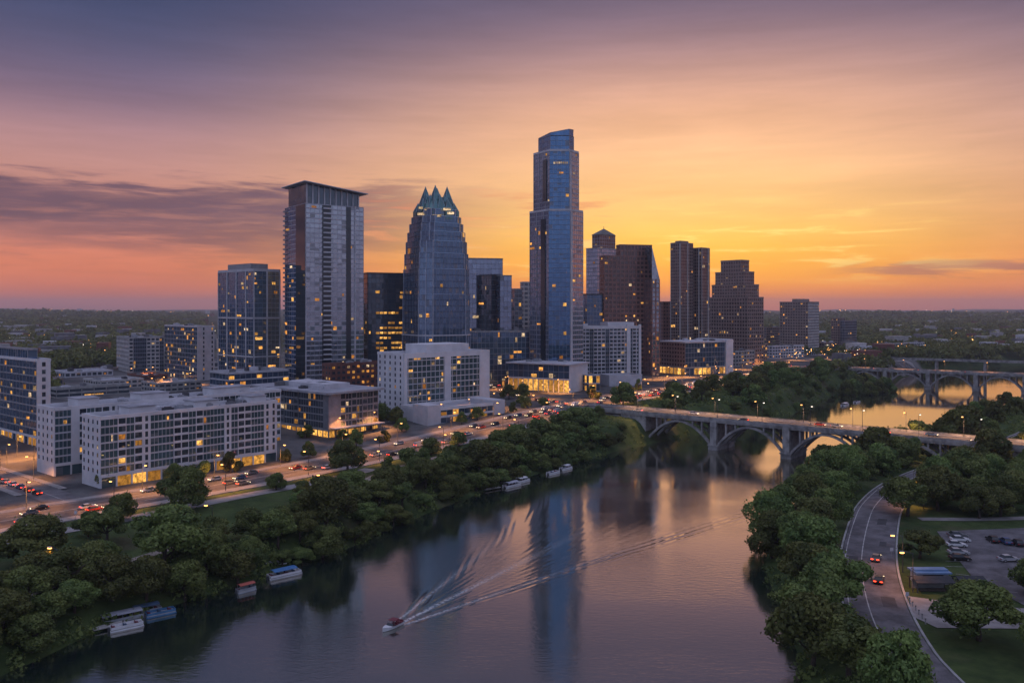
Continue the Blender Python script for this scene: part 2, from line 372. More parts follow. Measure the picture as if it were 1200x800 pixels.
# ---------------------------------------------------------------- water with the boat's wake
BOAT = Vector((-27.2, 193, 0)); AX = Vector((.515, .857, 0)).normalized(); NX = Vector((AX.y, -AX.x, 0))
def wake(x, y):
    dx, dy = x-BOAT.x, y-BOAT.y; s = dx*AX.x+dy*AX.y; l = dx*NX.x+dy*NX.y
    l = l-.00022*np.clip(s, 0, None)**2*(l > 0)
    s_ = np.maximum(s, .01); arm = s_*.235+.6
    fade = sstep(s, .5, 6)*np.exp(-s_/120)*(1-sstep(s, 150, 185))
    wl, wr = 1.0+.022*s_, 1.1+.022*s_
    e = np.where(l < 0, np.exp(-((np.abs(l)-arm)/wl)**2), np.exp(-((np.abs(l)-arm)/wr)**2))
    left = np.sin(2*math.pi*(x-.10*y+.3*np.sin(s_/7))/2.3)                    # feathered crests, each lying along the view
    right = np.sin(2*math.pi*(np.abs(l)-arm+.25*np.sin(s_/9)+.12*np.sin(s_/3.1))/(1.7+.009*s_)+1.0)*(.7+.3*np.sin(s_/5.3))         # long parallel crests
    h = e*fade*np.where(l < 0, .062*np.exp(-s_/110)*left, .085*right+.035*np.sin(2*math.pi*(s_*.5+l)/3.7))
    ins = np.exp(-(l/(arm*.75+.4))**4)*fade*np.exp(-s_/50)
    fan = np.exp(-(l/(arm*.85+.3))**6)*fade*np.exp(-s_/70)
    h = h+fan*(.022*np.sin(2*math.pi*5.5*l/arm+.6)+.012*np.sin(2*math.pi*(9*l/arm+s_/23)))*np.minimum(1, arm/6)
    h = h+ins*.016*np.sin(2*math.pi*(np.abs(l)*1.0-s_*.12)/1.9)
    h = h+ins*.012*np.sin(2*math.pi*(s_*.3+l*.9)/2.6+1)
    return h
def foam(x, y):
    dx, dy = x-BOAT.x, y-BOAT.y; s = dx*AX.x+dy*AX.y; l = dx*NX.x+dy*NX.y
    s_ = np.maximum(s, .01); arm = s_*.235+.6; on = sstep(s, 2.0, 3.2)
    core = np.exp(-(l/(.35+.016*s_))**2)*np.exp(-s_/34)
    edge = np.exp(-((np.abs(l)-arm)/(.35+.012*s_))**2)*np.exp(-s_/30)*.75
    return np.clip((core+edge)*on, 0, 1)
def m_water():
    m, t, o = newmat('river_water')
    g = t.nodes.new('ShaderNodeNewGeometry'); pos = g.outputs['Position']
    def nz(sx, sy, d, r, z=0):
        mp = t.nodes.new('ShaderNodeMapping'); mp.inputs['Scale'].default_value = (sx, sy, 1); mp.inputs['Rotation'].default_value = (0, 0, .45); mp.inputs['Location'].default_value = (z, z, z); t.links.new(pos, mp.inputs[0])
        n = t.nodes.new('ShaderNodeTexNoise'); n.inputs['Scale'].default_value = 1; n.inputs['Detail'].default_value = d; n.inputs['Roughness'].default_value = r
        t.links.new(mp.outputs[0], n.inputs['Vector']); return n.outputs[0]
    calm = smooth(nz(.012, .03, 3, .5, 7), .36, .62, t)                 # wind-ruffled and calm patches
    rip = M('ADD', M('MULTIPLY', nz(.35, .9, 4, .6), .55, tree=t), M('MULTIPLY', nz(1.3, 2.2, 3, .6, 3), .16, tree=t), tree=t)
    bn = t.nodes.new('ShaderNodeBump'); bn.inputs['Distance'].default_value = .11; sy = t.nodes.new('ShaderNodeSeparateXYZ'); t.links.new(pos, sy.inputs[0]); put(t, bn.inputs['Strength'], M('MULTIPLY', M('MULTIPLY_ADD', calm, .55, .22, tree=t), M('MULTIPLY_ADD', smooth(sy.outputs[1], 300, 620, t), -.72, 1.0, tree=t), tree=t)); t.links.new(rip, bn.inputs['Height'])
    gl = t.nodes.new('ShaderNodeBsdfGlossy'); gl.inputs['Roughness'].default_value = .05; gl.inputs['Color'].default_value = (1.0, .92, .83, 1); t.links.new(bn.outputs[0], gl.inputs['Normal'])
    df = t.nodes.new('ShaderNodeBsdfDiffuse'); df.inputs['Color'].default_value = (.014, .028, .024, 1)
    fr = t.nodes.new('ShaderNodeFresnel'); fr.inputs['IOR'].default_value = 2.6; t.links.new(bn.outputs[0], fr.inputs['Normal'])
    mx = t.nodes.new('ShaderNodeMixShader'); put(t, mx.inputs[0], M('MULTIPLY_ADD', fr.outputs[0], .72, .36, tree=t, clamp=True)); t.links.new(df.outputs[0], mx.inputs[1]); t.links.new(gl.outputs[0], mx.inputs[2])
    at = t.nodes.new('ShaderNodeAttribute'); at.attribute_name = 'foam'
    fd = t.nodes.new('ShaderNodeBsdfDiffuse'); fd.inputs['Color'].default_value = (.75, .75, .75, 1)
    m2 = t.nodes.new('ShaderNodeMixShader'); put(t, m2.inputs[0], M('MULTIPLY', at.outputs['Fac'], smooth(nz(1.1, 1.1, 5, .7, 5), .35, .6, t), tree=t)); t.links.new(mx.outputs[0], m2.inputs[1]); t.links.new(fd.outputs[0], m2.inputs[2])
    t.links.new(m2.outputs[0], o.inputs[0]); return m
xs = axis(-38, 80, .42, -260, 2500, 1.25); ys = axis(186, 345, .42, 40, 1520, 1.25)
water = sheet('water', xs, ys, lambda x, y: wake(x, y), [m_water()], {'foam': foam}); tag(water, kind='structure')
# ---------------------------------------------------------------- roads
asph = plain('asphalt', (.085, .078, .078), .85, var=.5, scale=.22)
asph2 = plain('worn_asphalt', (.13, .12, .125), .85, var=.5, scale=.2)
pave = plain('pavement_slabs', (.27, .25, .24), .9, var=.25, scale=.3)
dirt = plain('gravel_trail', (.26, .22, .18), .95, var=.25, scale=.4)
paint = plain('road_paint', (.46, .44, .42), .8, var=.45, scale=.8)
def offs(P, d):
    T = np.gradient(P, axis=0); T /= np.linalg.norm(T, axis=1)[:, None]; return P+np.stack([T[:, 1], -T[:, 0]], 1)*d     # + is to the right of travel
def ribbon(name, pts, w, dz, mat, parent=None, step=4.0, cross=5, thick=0.0, off=0.0, z=None, dash=None, kind='structure'):
    P = chain(pts, step); n = len(P); mb = MB(); ks = [off-w/2+w*k/(cross-1) for k in range(cross)]
    rows = [offs(P, k) for k in ks]; Z = [(z(r) if z else terr(r[:, 0], r[:, 1]))+dz for r in rows]
    for i in range(n-1):
        if dash and (i % (dash[0]+dash[1])) >= dash[0]: continue
        for k in range(cross-1):
            q = [(rows[k][i], Z[k][i]), (rows[k+1][i], Z[k+1][i]), (rows[k+1][i+1], Z[k+1][i+1]), (rows[k][i+1], Z[k][i+1])]
            mb.face([(p[0], p[1], zz) for p, zz in q])
        if thick:
            for k, kk in ((0, 0), (cross-1, 1)):
                a, b = rows[k][i], rows[k][i+1]; za, zb = Z[k][i], Z[k][i+1]
                f = [(a[0], a[1], za), (b[0], b[1], zb), (b[0], b[1], zb-thick), (a[0], a[1], za-thick)]
                mb.face(f if kk == 0 else f[::-1])
    o = mb.build(name, mat, parent)
    if parent is None and kind: tag(o, kind=kind)
    return o
def flat(name, poly, dz, mat):
    mb = MB(); c = np.mean(poly, axis=0)
    n = 10; P = np.array(poly); K = len(P)
    for k in range(K):
        a, b = P[k], P[(k+1) % K]
        for i in range(n):
            for j in range(1, n+1):
                def at(s, u): q = c+(a+(b-a)*u-c)*s; return (q[0], q[1], tz(q[0], q[1])+dz)
                s0, s1 = (j-1)/n, j/n; u0, u1 = i/n, (i+1)/n
                mb.face([at(s0, u0), at(s1, u0), at(s1, u1), at(s0, u1)] if j > 1 else [at(0, 0), at(s1, u0), at(s1, u1)])
    return tag(mb.build(name, mat), kind='structure')
avenue = ribbon('road', AVE, 21, .16, asph)
for off, dash in ((-10.0, None), (10.0, None), (-5, (1, 2)), (5, (1, 2)), (-.35, None), (.35, None)):
    ribbon('road_marking', AVE, .22, .166, paint, avenue, cross=2, off=off, dash=dash)
for off in (-13, 13): ribbon('pavement', AVE, 4.6, .30, pave, thick=.5, off=off)
CROSS = [(34, 506), (16, 545), (-4, 600), (-22, 690), (-40, 800)]
cs = ribbon('road', CROSS, 13, .165, asph); ribbon('road_marking', CROSS, .2, .172, paint, cs, cross=2)
SIDE = [(-152, 292), (-169, 307), (-200, 333.5), (-240, 367.7), (-320, 436)]
ss = ribbon('road', SIDE, 12, .165, asph2); ribbon('road_marking', SIDE, .2, .172, paint, ss, cross=2)
for off in (-7.5, 7.5): ribbon('pavement', SIDE[1:], 2.6, .30, pave, thick=.5, off=off)
ribbon('path', [(-240, 120), (-180, 200), (-123, 266), (-97, 299), (-72, 328), (-58, 352)], 7, .14, pave)
ribbon('path', [(-135, 130), (-114, 192), (-99, 225), (-87, 249), (-76, 266), (-60, 310), (-50, 350), (-22, 393), (20, 440)], 3.4, .15, dirt)
RR = [(73, 95), (72, 130), (73, 155), (75.5, 170), (82, 193), (93.5, 224), (112, 264), (126, 290), (147, 320), (178, 352), (230, 400), (310, 480)]
rroad = ribbon('road', RR, 13.0, .14, asph2)
for off, dash in ((-5.6, None), (-1.6, None)): ribbon('road_marking', RR, .24, .147, paint, rroad, cross=2, off=off, dash=dash)
ribbon('kerb', RR, .5, .30, conc, thick=.4, off=6.9, cross=2); ribbon('kerb', RR, .5, .30, conc, thick=.4, off=-6.9, cross=2)
lot = flat('car_park', [(126, 253), (119, 230), (113, 209), (114, 190), (150, 180), (196, 215), (190, 262)], .17, asph2)
flat('path', [(91, 196), (86, 183), (88, 176.5), (108, 176), (113, 188), (103, 190)], .15, pave)
ribbon('path', [(128, 268), (150, 268), (185, 272)], 4, .15, pave)

ptch = plain('asphalt_patch', (.055, .053, .056), .9, var=.3)
for (y0, off, L_, w_) in ((262, 2.2, 9, 2.6), (214, -3.6, 14, 2.4), (190, 3.0, 8, 3.0), (172, -2.6, 10, 1.6), (238, 3.4, 6, 1.8)):
    P_ = chain(RR, 1.0); i_ = int(np.argmin(np.abs(P_[:, 1]-y0))); Q_ = P_[i_:i_+int(L_)]
    if len(Q_) > 3: ribbon('asphalt_patch', [tuple(v) for v in Q_], w_, .1435, ptch, rroad, step=2, off=off, cross=3)
# ---------------------------------------------------------------- buildings
CAMV = Vector((0, 0, CAMH))
def corner(pxL, pxC, pxR, Yc, ang):
    """footprint from its nearest corner: the right-hand wall runs at ang from the x axis, the left-hand wall square to it"""
    xc = gx(pxC, Yc); c, s = math.cos(R(ang)), math.sin(R(ang))
    def solve(px, d): u = (px-600)/F; return (u*Yc-xc)/(d[0]-u*d[1])
    d1, d2 = (c, s), (-s, c); tr = solve(pxR, d1); tl = solve(pxL, d2) if pxL is not None else 20
    if not (2 < tr < 200 and 2 < tl < 200): print('BAD FOOT', pxL, pxC, pxR, Yc, tr, tl); tr, tl = (x if 2 < x < 200 else 25 for x in (tr, tl))
    a = (xc, Yc); b = (xc+d1[0]*tr, Yc+d1[1]*tr); e = (xc+d2[0]*tl, Yc+d2[1]*tl)
    return [a, b, (b[0]+e[0]-a[0], b[1]+e[1]-a[1]), e]
WINM = {}
rcs = glass('recess_shade_glass', (.035, .045, .055), .3, tilt=.02)  # near-black tone paints in the shade of recesses that are not modelled
class Bd:
    def __init__(s, name, label, cat, poly, z0, group=None, seed=None):
        cx, cy = np.mean(poly, axis=0); s.root = empty(name, (cx, cy, z0), label=label, cat=cat, group=group)
        s.z0 = z0; s.parts = {}; s.fc = 0; s.np = 0; s.wins = []; s.lits = []; s.k = 0; s.rn = random.Random(seed if seed is not None else label)
    def mb(s, part, mat):
        k = (part, mat.name, s.fc)
        if k not in s.parts: s.parts[k] = (MB(), mat)
        return s.parts[k][0]
    def piece(s, part, mat):
        s.np += 1; m = MB(); s.parts[(part, mat.name, ('piece', s.np))] = (m, mat); return m
    def core(s, poly, z0, z1, mat, cells, inset=0.0, tops=None):
        n = len(poly); ts = tops or [z1]*n
        for k in range(n):
            a, b = poly[k], poly[(k+1) % n]; nb, nf = cells[k][:2]; u0 = 41*s.k+13*k; s.fc = (s.k, k); mb = s.mb('glazing', cells[k][2] if len(cells[k]) > 2 else mat)
            fa, fb_ = (ts[k]-z0)/(z1-z0)*nf, (ts[(k+1) % n]-z0)/(z1-z0)*nf
            mb.face([(*a, z0), (*b, z0), (*b, ts[(k+1) % n]), (*a, ts[k])], 0, [(u0, 7), (u0+nb, 7), (u0+nb, 7+fb_), (u0, 7+fa)])
        s.k += 1
    def vol(s, poly, z0, z1, sty, roof=roofm, parapet=1.0, pmat=None, tops=None):
        n = len(poly); sts = sty if isinstance(sty, list) else [sty]*n; cells = []
        for k in range(n):
            a, b = Vector(poly[k]), Vector(poly[(k+1) % n]); L = (b-a).length; st = sts[k]
            nf = max(1, round((z1-z0-st.get('gf', 0))/st['fh'])); nb = max(1, round(L/st['bay'])); cells.append((nb, nf, st['glass']))
            s.fc = (s.k, k); s.facade(a, b, z0, z1, st, nb, nf)
        s.fc = s.k
        s.core(poly, z0, z1, sts[0]['glass'], cells, tops=tops)
        if tops is None:
            zi = z1-.25; s.mb('roof', roof).prism(poly, zi-.3, zi)
            if parapet > 0:
                pm = pmat or sts[0].get('wall') or sts[0].get('bandm') or bandm
                for k in range(n):
                    a, b = Vector(poly[k]), Vector(poly[(k+1) % n]); d = (b-a).normalized(); nn = Vector((d.y, -d.x)); o = sts[k].get('out', .2)+.04
                    A = a+nn*o-d*o; L = (b-a).length+o  # butted at one end
                    s.mb('parapet', pm).box((*A, z1-.35), (*(d*L), 0), (*(-nn*(.45+o)), 0), (0, 0, .35+parapet))
    def facade(s, a, b, z0, z1, st, nb, nf):
        d = (b-a).normalized(); L = (b-a).length; nn = Vector((d.y, -d.x)); bw = L/nb
        vis = nn.dot(a-Vector((0, 0))) < 0
        gf = st.get('gf', 0); zf = z0+gf; fh = (z1-zf)/nf; rn = s.rn
        def bx(part, mat, u0, u1, za, zb, out, inn=.12):
            A = a+d*u0+nn*out; s.mb(part, mat).box((*A, za), (*(d*(u1-u0)), 0), (*(-nn*(out+inn)), 0), (0, 0, zb-za))
        rz = math.atan2(d.y, d.x); kind = st['kind']
        def pane(u0, u1, za, zb, mat, out=.04, whole=False):
            if mat is not lits and not whole:
                w_ = (u1-u0)*rn.choice((.4, .55, .8, 1)); o_ = rn.uniform(0, u1-u0-w_); u0, u1 = u0+o_, u0+o_+w_; zb = za+(zb-za)*rn.choice((.6, .75, 1))
            s.lits.append((vis, a+d*u0+nn*out, za, u1-u0, zb-za, rz, mat))
        litp = st.get('lit', .03); lm = st.get('litm', [litw, lity, litc])
        if gf:
            gm = st.get('gfm'); ng = max(1, round(L/st.get('gbay', 5))); gw = L/ng
            if gm is not None:
                bx('ground_floor_wall', gm, 0, L, zf-.9, zf+.15, st.get('out', .2)+.05)
                for k in range(ng+1): bx('ground_floor_wall', gm, max(0, k*gw-.3), min(L, k*gw+.3), z0-1, zf-.9, st.get('out', .2)+.05)
                if vis:
                    for k in range(ng):
                        if rn.random() < st.get('gflit', .3): pane(k*gw+.35, (k+1)*gw-.35, z0+.5, zf-1.0, lits, .06)
        if kind == 'curtain':
            bh = st.get('bh', .7); bm = st.get('bandm', bandm); mw = st.get('mw', .18); mo = st.get('mo', .14)
            for f in range(nf+1):
                z = zf+f*fh; bx('cladding', bm, 0, L, z-bh/2 if f else z, min(z+bh/2, z1) if f < nf else z1-.02, st.get('bo', .09))
            if mw:
                for k in range(nb+1):
                    u = k*bw; bx('mullion', st.get('mm', mull), max(0, u-mw/2), min(L, u+mw/2), zf, z1, mo)
            fe = st.get('fin')
            if fe:
                for k in fe if isinstance(fe, (list, tuple)) else range(0, nb+1, fe):
                    u = k*bw if k >= 0 else L+(k+1)*bw; w = st.get('fw', .5)
                    if 0 <= u <= L+.01: bx('fin', st.get('finm', mull), max(0, u-w/2), min(L, u+w/2), zf, z1, st.get('fo', .35))
            if vis:
                for f in range(nf):
                    row = rn.random() < st.get('rowlit', 0)
                    k = 0
                    while k < nb:
                        p = .75 if row else litp*(2.6 if f < nf*.35 else 1.3)
                        if rn.random() < p:
                            ln = rn.choice((1, 1, 1, 2)); m_ = rn.choice(lm)
                            pane(k*bw+mw/2+.03, min(nb, k+ln)*bw-mw/2-.03, zf+f*fh+bh/2+.03, zf+(f+1)*fh-bh/2-.03-(0 if rn.random() < .6 else fh*.25), m_); k += ln
                        k += 1
        else:
            w = st['wall']; o = st.get('out', .28); pat = st.get('pat', 'w'); sh = st.get('sh', 1.5); pw = st.get('pw', 1.0); wi = st.get('win', True)
            if kind == 'solid':
                bx('wall', w, 0, L, z0, z1-.02, o); pat = st.get('pat', 's')
            for k in range(nb):
                t = pat[k % len(pat)]; u0, u1 = k*bw, (k+1)*bw
                if kind == 'solid':
                    if t == 'w' and vis:
                        for f in range(nf):
                            z = zf+f*fh; s.win(a, d, nn, (u0+u1)/2-pw/2, (u0+u1)/2+pw/2, z+.9, z+fh-.6, o+.03, rz, vis, litp, lm)
                    continue
                if t == 's': bx('wall', w, u0, u1, zf, z1-.02, o); continue
                if t == 'g':
                    keep = s.fc; s.fc = (keep, 'bay', k); bmt = st.get('bandm', bandm)
                    for f in range(nf+1):
                        z = zf+f*fh; bx('glazed_bay', bmt, u0, u1, z if f == 0 else z-.3, z+.3 if f < nf else z1-.02, .10)
                    for j in range(3):
                        u = u0+(u1-u0)*j/2; bx('glazed_bay', bmt, max(u0, u-.07), min(u1, u+.07), zf, z1-.4, .06)
                    s.fc = keep
                    for f in range(nf):
                        if vis and rn.random() < litp: pane(u0+.12, (u0+u1)/2-.1, zf+f*fh+.33, zf+(f+1)*fh-.33, rn.choice(lm), .04)
                    continue
                pwk = pw if t == 'w' else (bw*.62 if t == 'n' else pw)
                bx('wall', w, u0, u0+pwk/2, zf, z1-.02, o); bx('wall', w, u1-pwk/2, u1, zf, z1-.02, o)
                for f in range(nf):
                    z = zf+f*fh; bx('wall', w, u0+pwk/2, u1-pwk/2, z if f == 0 else z-sh*.4, z+sh*.6, o-.02)
                    if wi: s.win(a, d, nn, u0+pwk/2, u1-pwk/2, z+sh*.6, z+fh-sh*.4, .05, rz, vis, litp, lm)
                    elif vis and rn.random() < litp: pane(u0+pwk/2+.02, u1-pwk/2-.02, z+sh*.6+.02, z+fh-sh*.4-.02, rn.choice(lm))
                bx('wall', w, u0+pwk/2, u1-pwk/2, z1-sh*.4, z1-.02, o-.02)
    def win(s, a, d, nn, u0, u1, za, zb, out, rz, vis, litp, lm):
        lt = s.rn.choice(lm) if vis and s.rn.random() < litp else None
        s.wins.append((vis, a+d*u0+nn*out, za, u1-u0, zb-za, rz, lt))
    def unit(s, poly, z, n, hmin=1.2, hmax=3.0, mats=None, big=(2, 6)):
        P = [Vector(p) for p in poly]; e1 = P[1]-P[0]; e2 = P[3]-P[0]; rz = math.atan2(e1.y, e1.x)
        for _ in range(n):
            q = P[0]+e1*s.rn.uniform(.12, .88)+e2*s.rn.uniform(.2, .8); m = s.rn.choice(mats or [grey, white2, roofd, dgrey]); mb = MB()
            w, l, h = s.rn.uniform(*big), s.rn.uniform(*big), s.rn.uniform(hmin, hmax)
            mb.cbox((q.x, q.y, z-.1), w, l, h, rz); mb.cbox((q.x, q.y, z+h-.1), w*.6, l*.6, .35, rz)
            mb.build('roof_unit', m, s.root)
    def finish(s, maxwin=90, maxlit=80):
        for (part, *_), (mb, mat) in s.parts.items(): mb.build(part, mat, s.root)
        L = s.root.location
        def local(p, z): return (p.x-L.x, p.y-L.y, z-L.z)
        lits_ = [q for q in s.lits if q[0]]; s.rn.shuffle(lits_)
        for vis, p, z, w, h, rz, m in lits_[:maxlit]:
            key = ('lit', round(w, 1), round(h, 1), m.name)
            if key not in WINM:
                b = MB(); b.face([(0, 0, 0), (w, 0, 0), (w, 0, h), (0, 0, h)], 0, [(0, 0), (1, 0), (1, 1), (0, 1)]); WINM[key] = b.mesh('lit_window', [m])
            o = bpy.data.objects.new('lit_window', WINM[key]); C.objects.link(o); o.parent = s.root; o.location = local(p, z); o.rotation_euler = (0, 0, rz)
        def wmesh(w, h, m):
            key = ('win', round(w, 2), round(h, 2), m.name)
            if key not in WINM:
                b = MB(); wmb(b, Vector((0, 0, 0)), Vector((1, 0, 0)), w, h); WINM[key] = b.mesh('window', [m, dgrey])
            return WINM[key]
        def wmb(b, o, d, w, h, uo=0):
            n = Vector((d.y, -d.x, 0))
            b.face([o, o+d*w, o+d*w+Vector((0, 0, h)), o+Vector((0, 0, h))], 0, [(uo+.01, .01), (uo+1.99, .01), (uo+1.99, .99), (uo+.01, .99)])
            t = .09
            for u0, u1, a, c in ((0, w, 0, t), (0, w, h-t, h), (0, t, t, h-t), (w-t, w, t, h-t), (w*.5-.04, w*.5+.04, t, h-t)):
                b.box(o+d*u0+n*.06+Vector((0, 0, a)), d*(u1-u0), -n*.07, (0, 0, c-a), 1)
        ws = sorted(s.wins, key=lambda q: (not q[0], q[6] is None, s.rn.random()))
        for vis, p, z, w, h, rz, lt in ws[:maxwin]:
            o = bpy.data.objects.new('window', wmesh(w, h, lt or WG[s.rn.randrange(3)])); C.objects.link(o); o.parent = s.root; o.location = local(p, z); o.rotation_euler = (0, 0, rz)
        if len(ws) > maxwin:
            b = MB()
            for i, (vis, p, z, w, h, rz, lt) in enumerate(ws[maxwin:]): wmb(b, Vector((p.x, p.y, z)), Vector((math.cos(rz), math.sin(rz), 0)), w, h, 3*i)
            tag(b.build('window', [WG[0], dgrey], s.root), kind='stuff')
        return s.root
WG = [glass('window_glass', (.07, .10, .12), .5, tilt=.03, blind=.15), glass('window_glass_pale', (.11, .14, .17), .5, tilt=.04, blind=.4, blindcol=(.26, .25, .25)), glass('window_glass_dark', (.04, .055, .07), .45, tilt=.04, blind=.05)]
def quadx(poly, e):      # grow a footprint by e metres
    c = Vector(np.mean(poly, axis=0)); n = len(poly); o = []
    for k in range(n):
        p, a, b = Vector(poly[k]), Vector(poly[k-1]), Vector(poly[(k+1) % n])
        d1, d2 = (p-a).normalized(), (b-p).normalized(); n1, n2 = Vector((d1.y, -d1.x)), Vector((d2.y, -d2.x)); m = (n1+n2).normalized()
        o.append(tuple(p+m*(e/max(.3, m.dot(n1)))))
    return o
def sub(poly, a0, a1, b0, b1):   # part of a 4-corner footprint, fractions along the right wall and along the left wall
    P0, e1, e2 = Vector(poly[0]), Vector(poly[1])-Vector(poly[0]), Vector(poly[3])-Vector(poly[0])
    return [tuple(P0+e1*a+e2*b) for a, b in ((a0, b0), (a1, b0), (a1, b1), (a0, b1))]
def gmin(poly): return min(tz(x, y) for x, y in poly)
cur = lambda **k: dict(dict(kind='curtain', fh=3.7, bay=3.0, glass=gbl), **k)
pun = lambda **k: dict(dict(kind='punched', fh=3.3, bay=4.0, glass=gdk, wall=white), **k)

# -- office block cut by the frame edge
p = corner(-60, 43, 59, 400, 49.5); z1 = zt(423, 400); z0 = gmin(p)
b = Bd('office_building', 'dark glass office block with white end wall, cut off by the frame edge', 'building', p, z0)
s1 = cur(glass=gbd, fh=3.7, bay=4.2, bh=.6, bandm=grey, bo=.16, mw=.12, lit=.10, gf=5, gfm=white, gflit=.7)
s2 = dict(kind='solid', wall=white, fh=3.7, bay=4.5, glass=gdk, pw=1.6, pat='w', lit=.05, out=.25, gf=5)
b.vol(p, z0, z1, [s2, s1, s2, s1], pmat=white); q = sub(p, .1, .8, .1, .95); b.vol(q, z1+.05, z1+5, cur(glass=gbl, fh=4.4, bay=3, lit=0), parapet=.4, pmat=grey)
b.unit(p, z1, 3); b.finish(60)
# -- white apartment complex: two wings, a link and a courtyard between
p = corner(97, 118, 324, 314, 49.5); z1 = zt(491, 314); z0 = gmin(p)-.5
b = Bd('apartment_building', 'white apartment complex of two long wings beside the avenue', 'building', p, z0)
pat = 'ggbgbngggbbgbgggngbbggnngbbg'
sA = pun(fh=3.05, bay=3.1, pat=pat, sh=.9, pw=.4, gf=5.2, gfm=white, gflit=.7, gbay=6, lit=.075, bandm=white2, glass=glass('teal_glass', (.10, .17, .19), .5, tilt=.03))
sE = dict(kind='solid', wall=white, fh=3.05, bay=4.2, glass=gdk, pw=.9, pat='w', lit=.04, out=.28, gf=5)
b.vol(p, z0, z1, [sA, sE, sA, sE], pmat=white)
d1 = Vector((math.cos(R(49.5)), math.sin(R(49.5)))); d2 = Vector((-d1.y, d1.x)); c0 = Vector(p[0])+d2*37-d1*1.5
w2 = [tuple(c0), tuple(c0+d1*104), tuple(c0+d1*104+d2*17), tuple(c0+d2*17)]; z2 = z1+.6
sB = dict(sA, pat='ggsbgbbnbgbbgb', lit=.05); b.vol(w2, z0, z2, [sB, sE, sB, sE], pmat=white)
Lw = Vector(p[3])-Vector(p[0]); thick = Lw.length; l0 = Vector(p[3])+d1*34
lk = [tuple(l0+d2*.6), tuple(l0+d1*22+d2*.6), tuple(l0+d1*22+d2*(36.4-thick)), tuple(l0+d2*(36.4-thick))]
b.vol(lk, z0, z1-.8, sB, pmat=white)
l1 = Vector(p[3])+d1*2
for q, n in ((p, 22), (w2, 18)): b.unit(q, z1, n, .8, 2.4, big=(1.2, 4))
for a0, a1 in ((.16, .3), (.52, .66), (.86, .96)): q = sub(p, a0, a1, .22, .78); b.piece('penthouse', white).prism(q, z1-.2, z1+2.9); b.piece('penthouse_roof', roofm).prism(quadx(q, .4), z1+2.9, z1+3.25)
for a0, a1 in ((.1, .18), (.35, .47), (.68, .86)): q = sub(w2, a0, a1, .2, .8); b.piece('penthouse', white).prism(q, z2-.2, z2+3.2); b.piece('penthouse_roof', roofm).prism(quadx(q, .4), z2+3.2, z2+3.55)
b.finish(98)
# -- mid-rise with oversailing roof
p = corner(297, 385, 443, 420, 49.5); z1 = zt(462, 420); z0 = gmin(p)-.3
b = Bd('apartment_building', 'dark mid-rise block with pale overhanging flat roof and glowing street front', 'building', p, z0)
sL = pun(fh=3.3, bay=4.2, pat='gggsggbggbgg', sh=1.1, pw=.8, wall=plain('slate_panel', (.17, .18, .20), .7), gf=4.5, gfm=conc, gflit=.95, gbay=4.5, lit=.16, glass=gdk, bandm=grey)
sR = pun(fh=3.3, bay=3.6, pat='ssbgbgbgb', sh=1.0, pw=.8, wall=plain('mauve_panel', (.25, .235, .26), .8), gf=4.5, gfm=conc, gflit=.95, gbay=4.2, lit=.10, glass=gdk, bandm=grey)
b.vol(p, z0, z1, [sR, sL, sR, sL], parapet=0); ro = quadx(p, 2.6); b.mb('roof_slab', roofm).prism(ro, z1+.02, z1+1.1)
b.unit(p, z1+1.1, 14, 1.2, 2.8)
q = sub(p, .25, .75, .2, .75); b.piece('penthouse', white2).prism(q, z1+1.1, z1+3.6)
# street canopy on columns
for k in (0,):
    a, e = Vector(p[0]), Vector(p[1])-Vector(p[0]); n = Vector((e.y, -e.x)).normalized(); e.normalize(); Lr = (Vector(p[1])-Vector(p[0])).length
    b.mb('canopy', white2).box((*(a+n*.5), z0+5.0), (*(e*Lr), 0), (*(n*5), 0), (0, 0, .4))
    for j in range(6):
        q = a+e*(1+j*(Lr-2)/5)+n*4.8; b.piece('canopy_post', dgrey).tube([(*q, z0-1), (*q, z0+5)], .2)
b.finish(70)
# -- white hotel on a podium
p = corner(443, 473, 573, 480, 42); z1 = zt(416, 480); z0 = gmin(p)
b = Bd('hotel_building', 'white slab hotel with gridded glass front, rising from a low podium', 'building', p, z0)
sF = cur(glass=glass('hotel_glass', (.08, .14, .16), .5, tilt=.03, blind=.15), fh=3.25, bay=3.2, bh=.55, bandm=white2, mw=.32, mm=white2, mo=.2, lit=.09, bo=.12)
sS = dict(kind='solid', wall=white, fh=3.25, bay=5, glass=gdk, pw=1.2, pat='w', lit=.04, out=.3)
a0, a1, a2, a3 = .0, .44, .53, .88
b.vol(p, z0, z1, [sF, sS, sF, sS], pmat=white)
P0, e1 = Vector(p[0]), Vector(p[1])-Vector(p[0]); L = e1.length; e1.normalize(); nn = Vector((e1.y, -e1.x))
for u0, u1, o in ((0, .035*L, .7), (.455*L, .53*L, .5), (.875*L, L, .6), ): b.piece('white_pier', white).box((*(P0+e1*u0+nn*o), z0), (*(e1*(u1-u0)), 0), (*(-nn*(o+.3)), 0), (0, 0, z1-z0+1.02))
b.piece('white_frieze', white).box((*(P0+nn*.55), z1-2.0), (*(e1*L), 0), (*(-nn*.8), 0), (0, 0, 3.0))
q = sub(p, .28, .78, .1, .9); b.piece('penthouse', white).prism(q, z1-.2, zt(404, 490)); b.unit(p, z1, 5)
pd = corner(470, 502, 590, 449, 42); zp0 = gmin(pd); zp = zt(481, 449)
sp = dict(kind='solid', wall=white2, fh=5, bay=8, glass=gdk, out=.25, pat='s')
sq = cur(glass=gbd, fh=(zp-zp0)/2, bay=4, bh=1.1, bandm=white, bo=.3, lit=.3, rowlit=.5, litm=[lits, litw], mw=.2)
b.vol(pd, zp0, zp, [sq, sp, sp, sp], parapet=1.1, pmat=white)
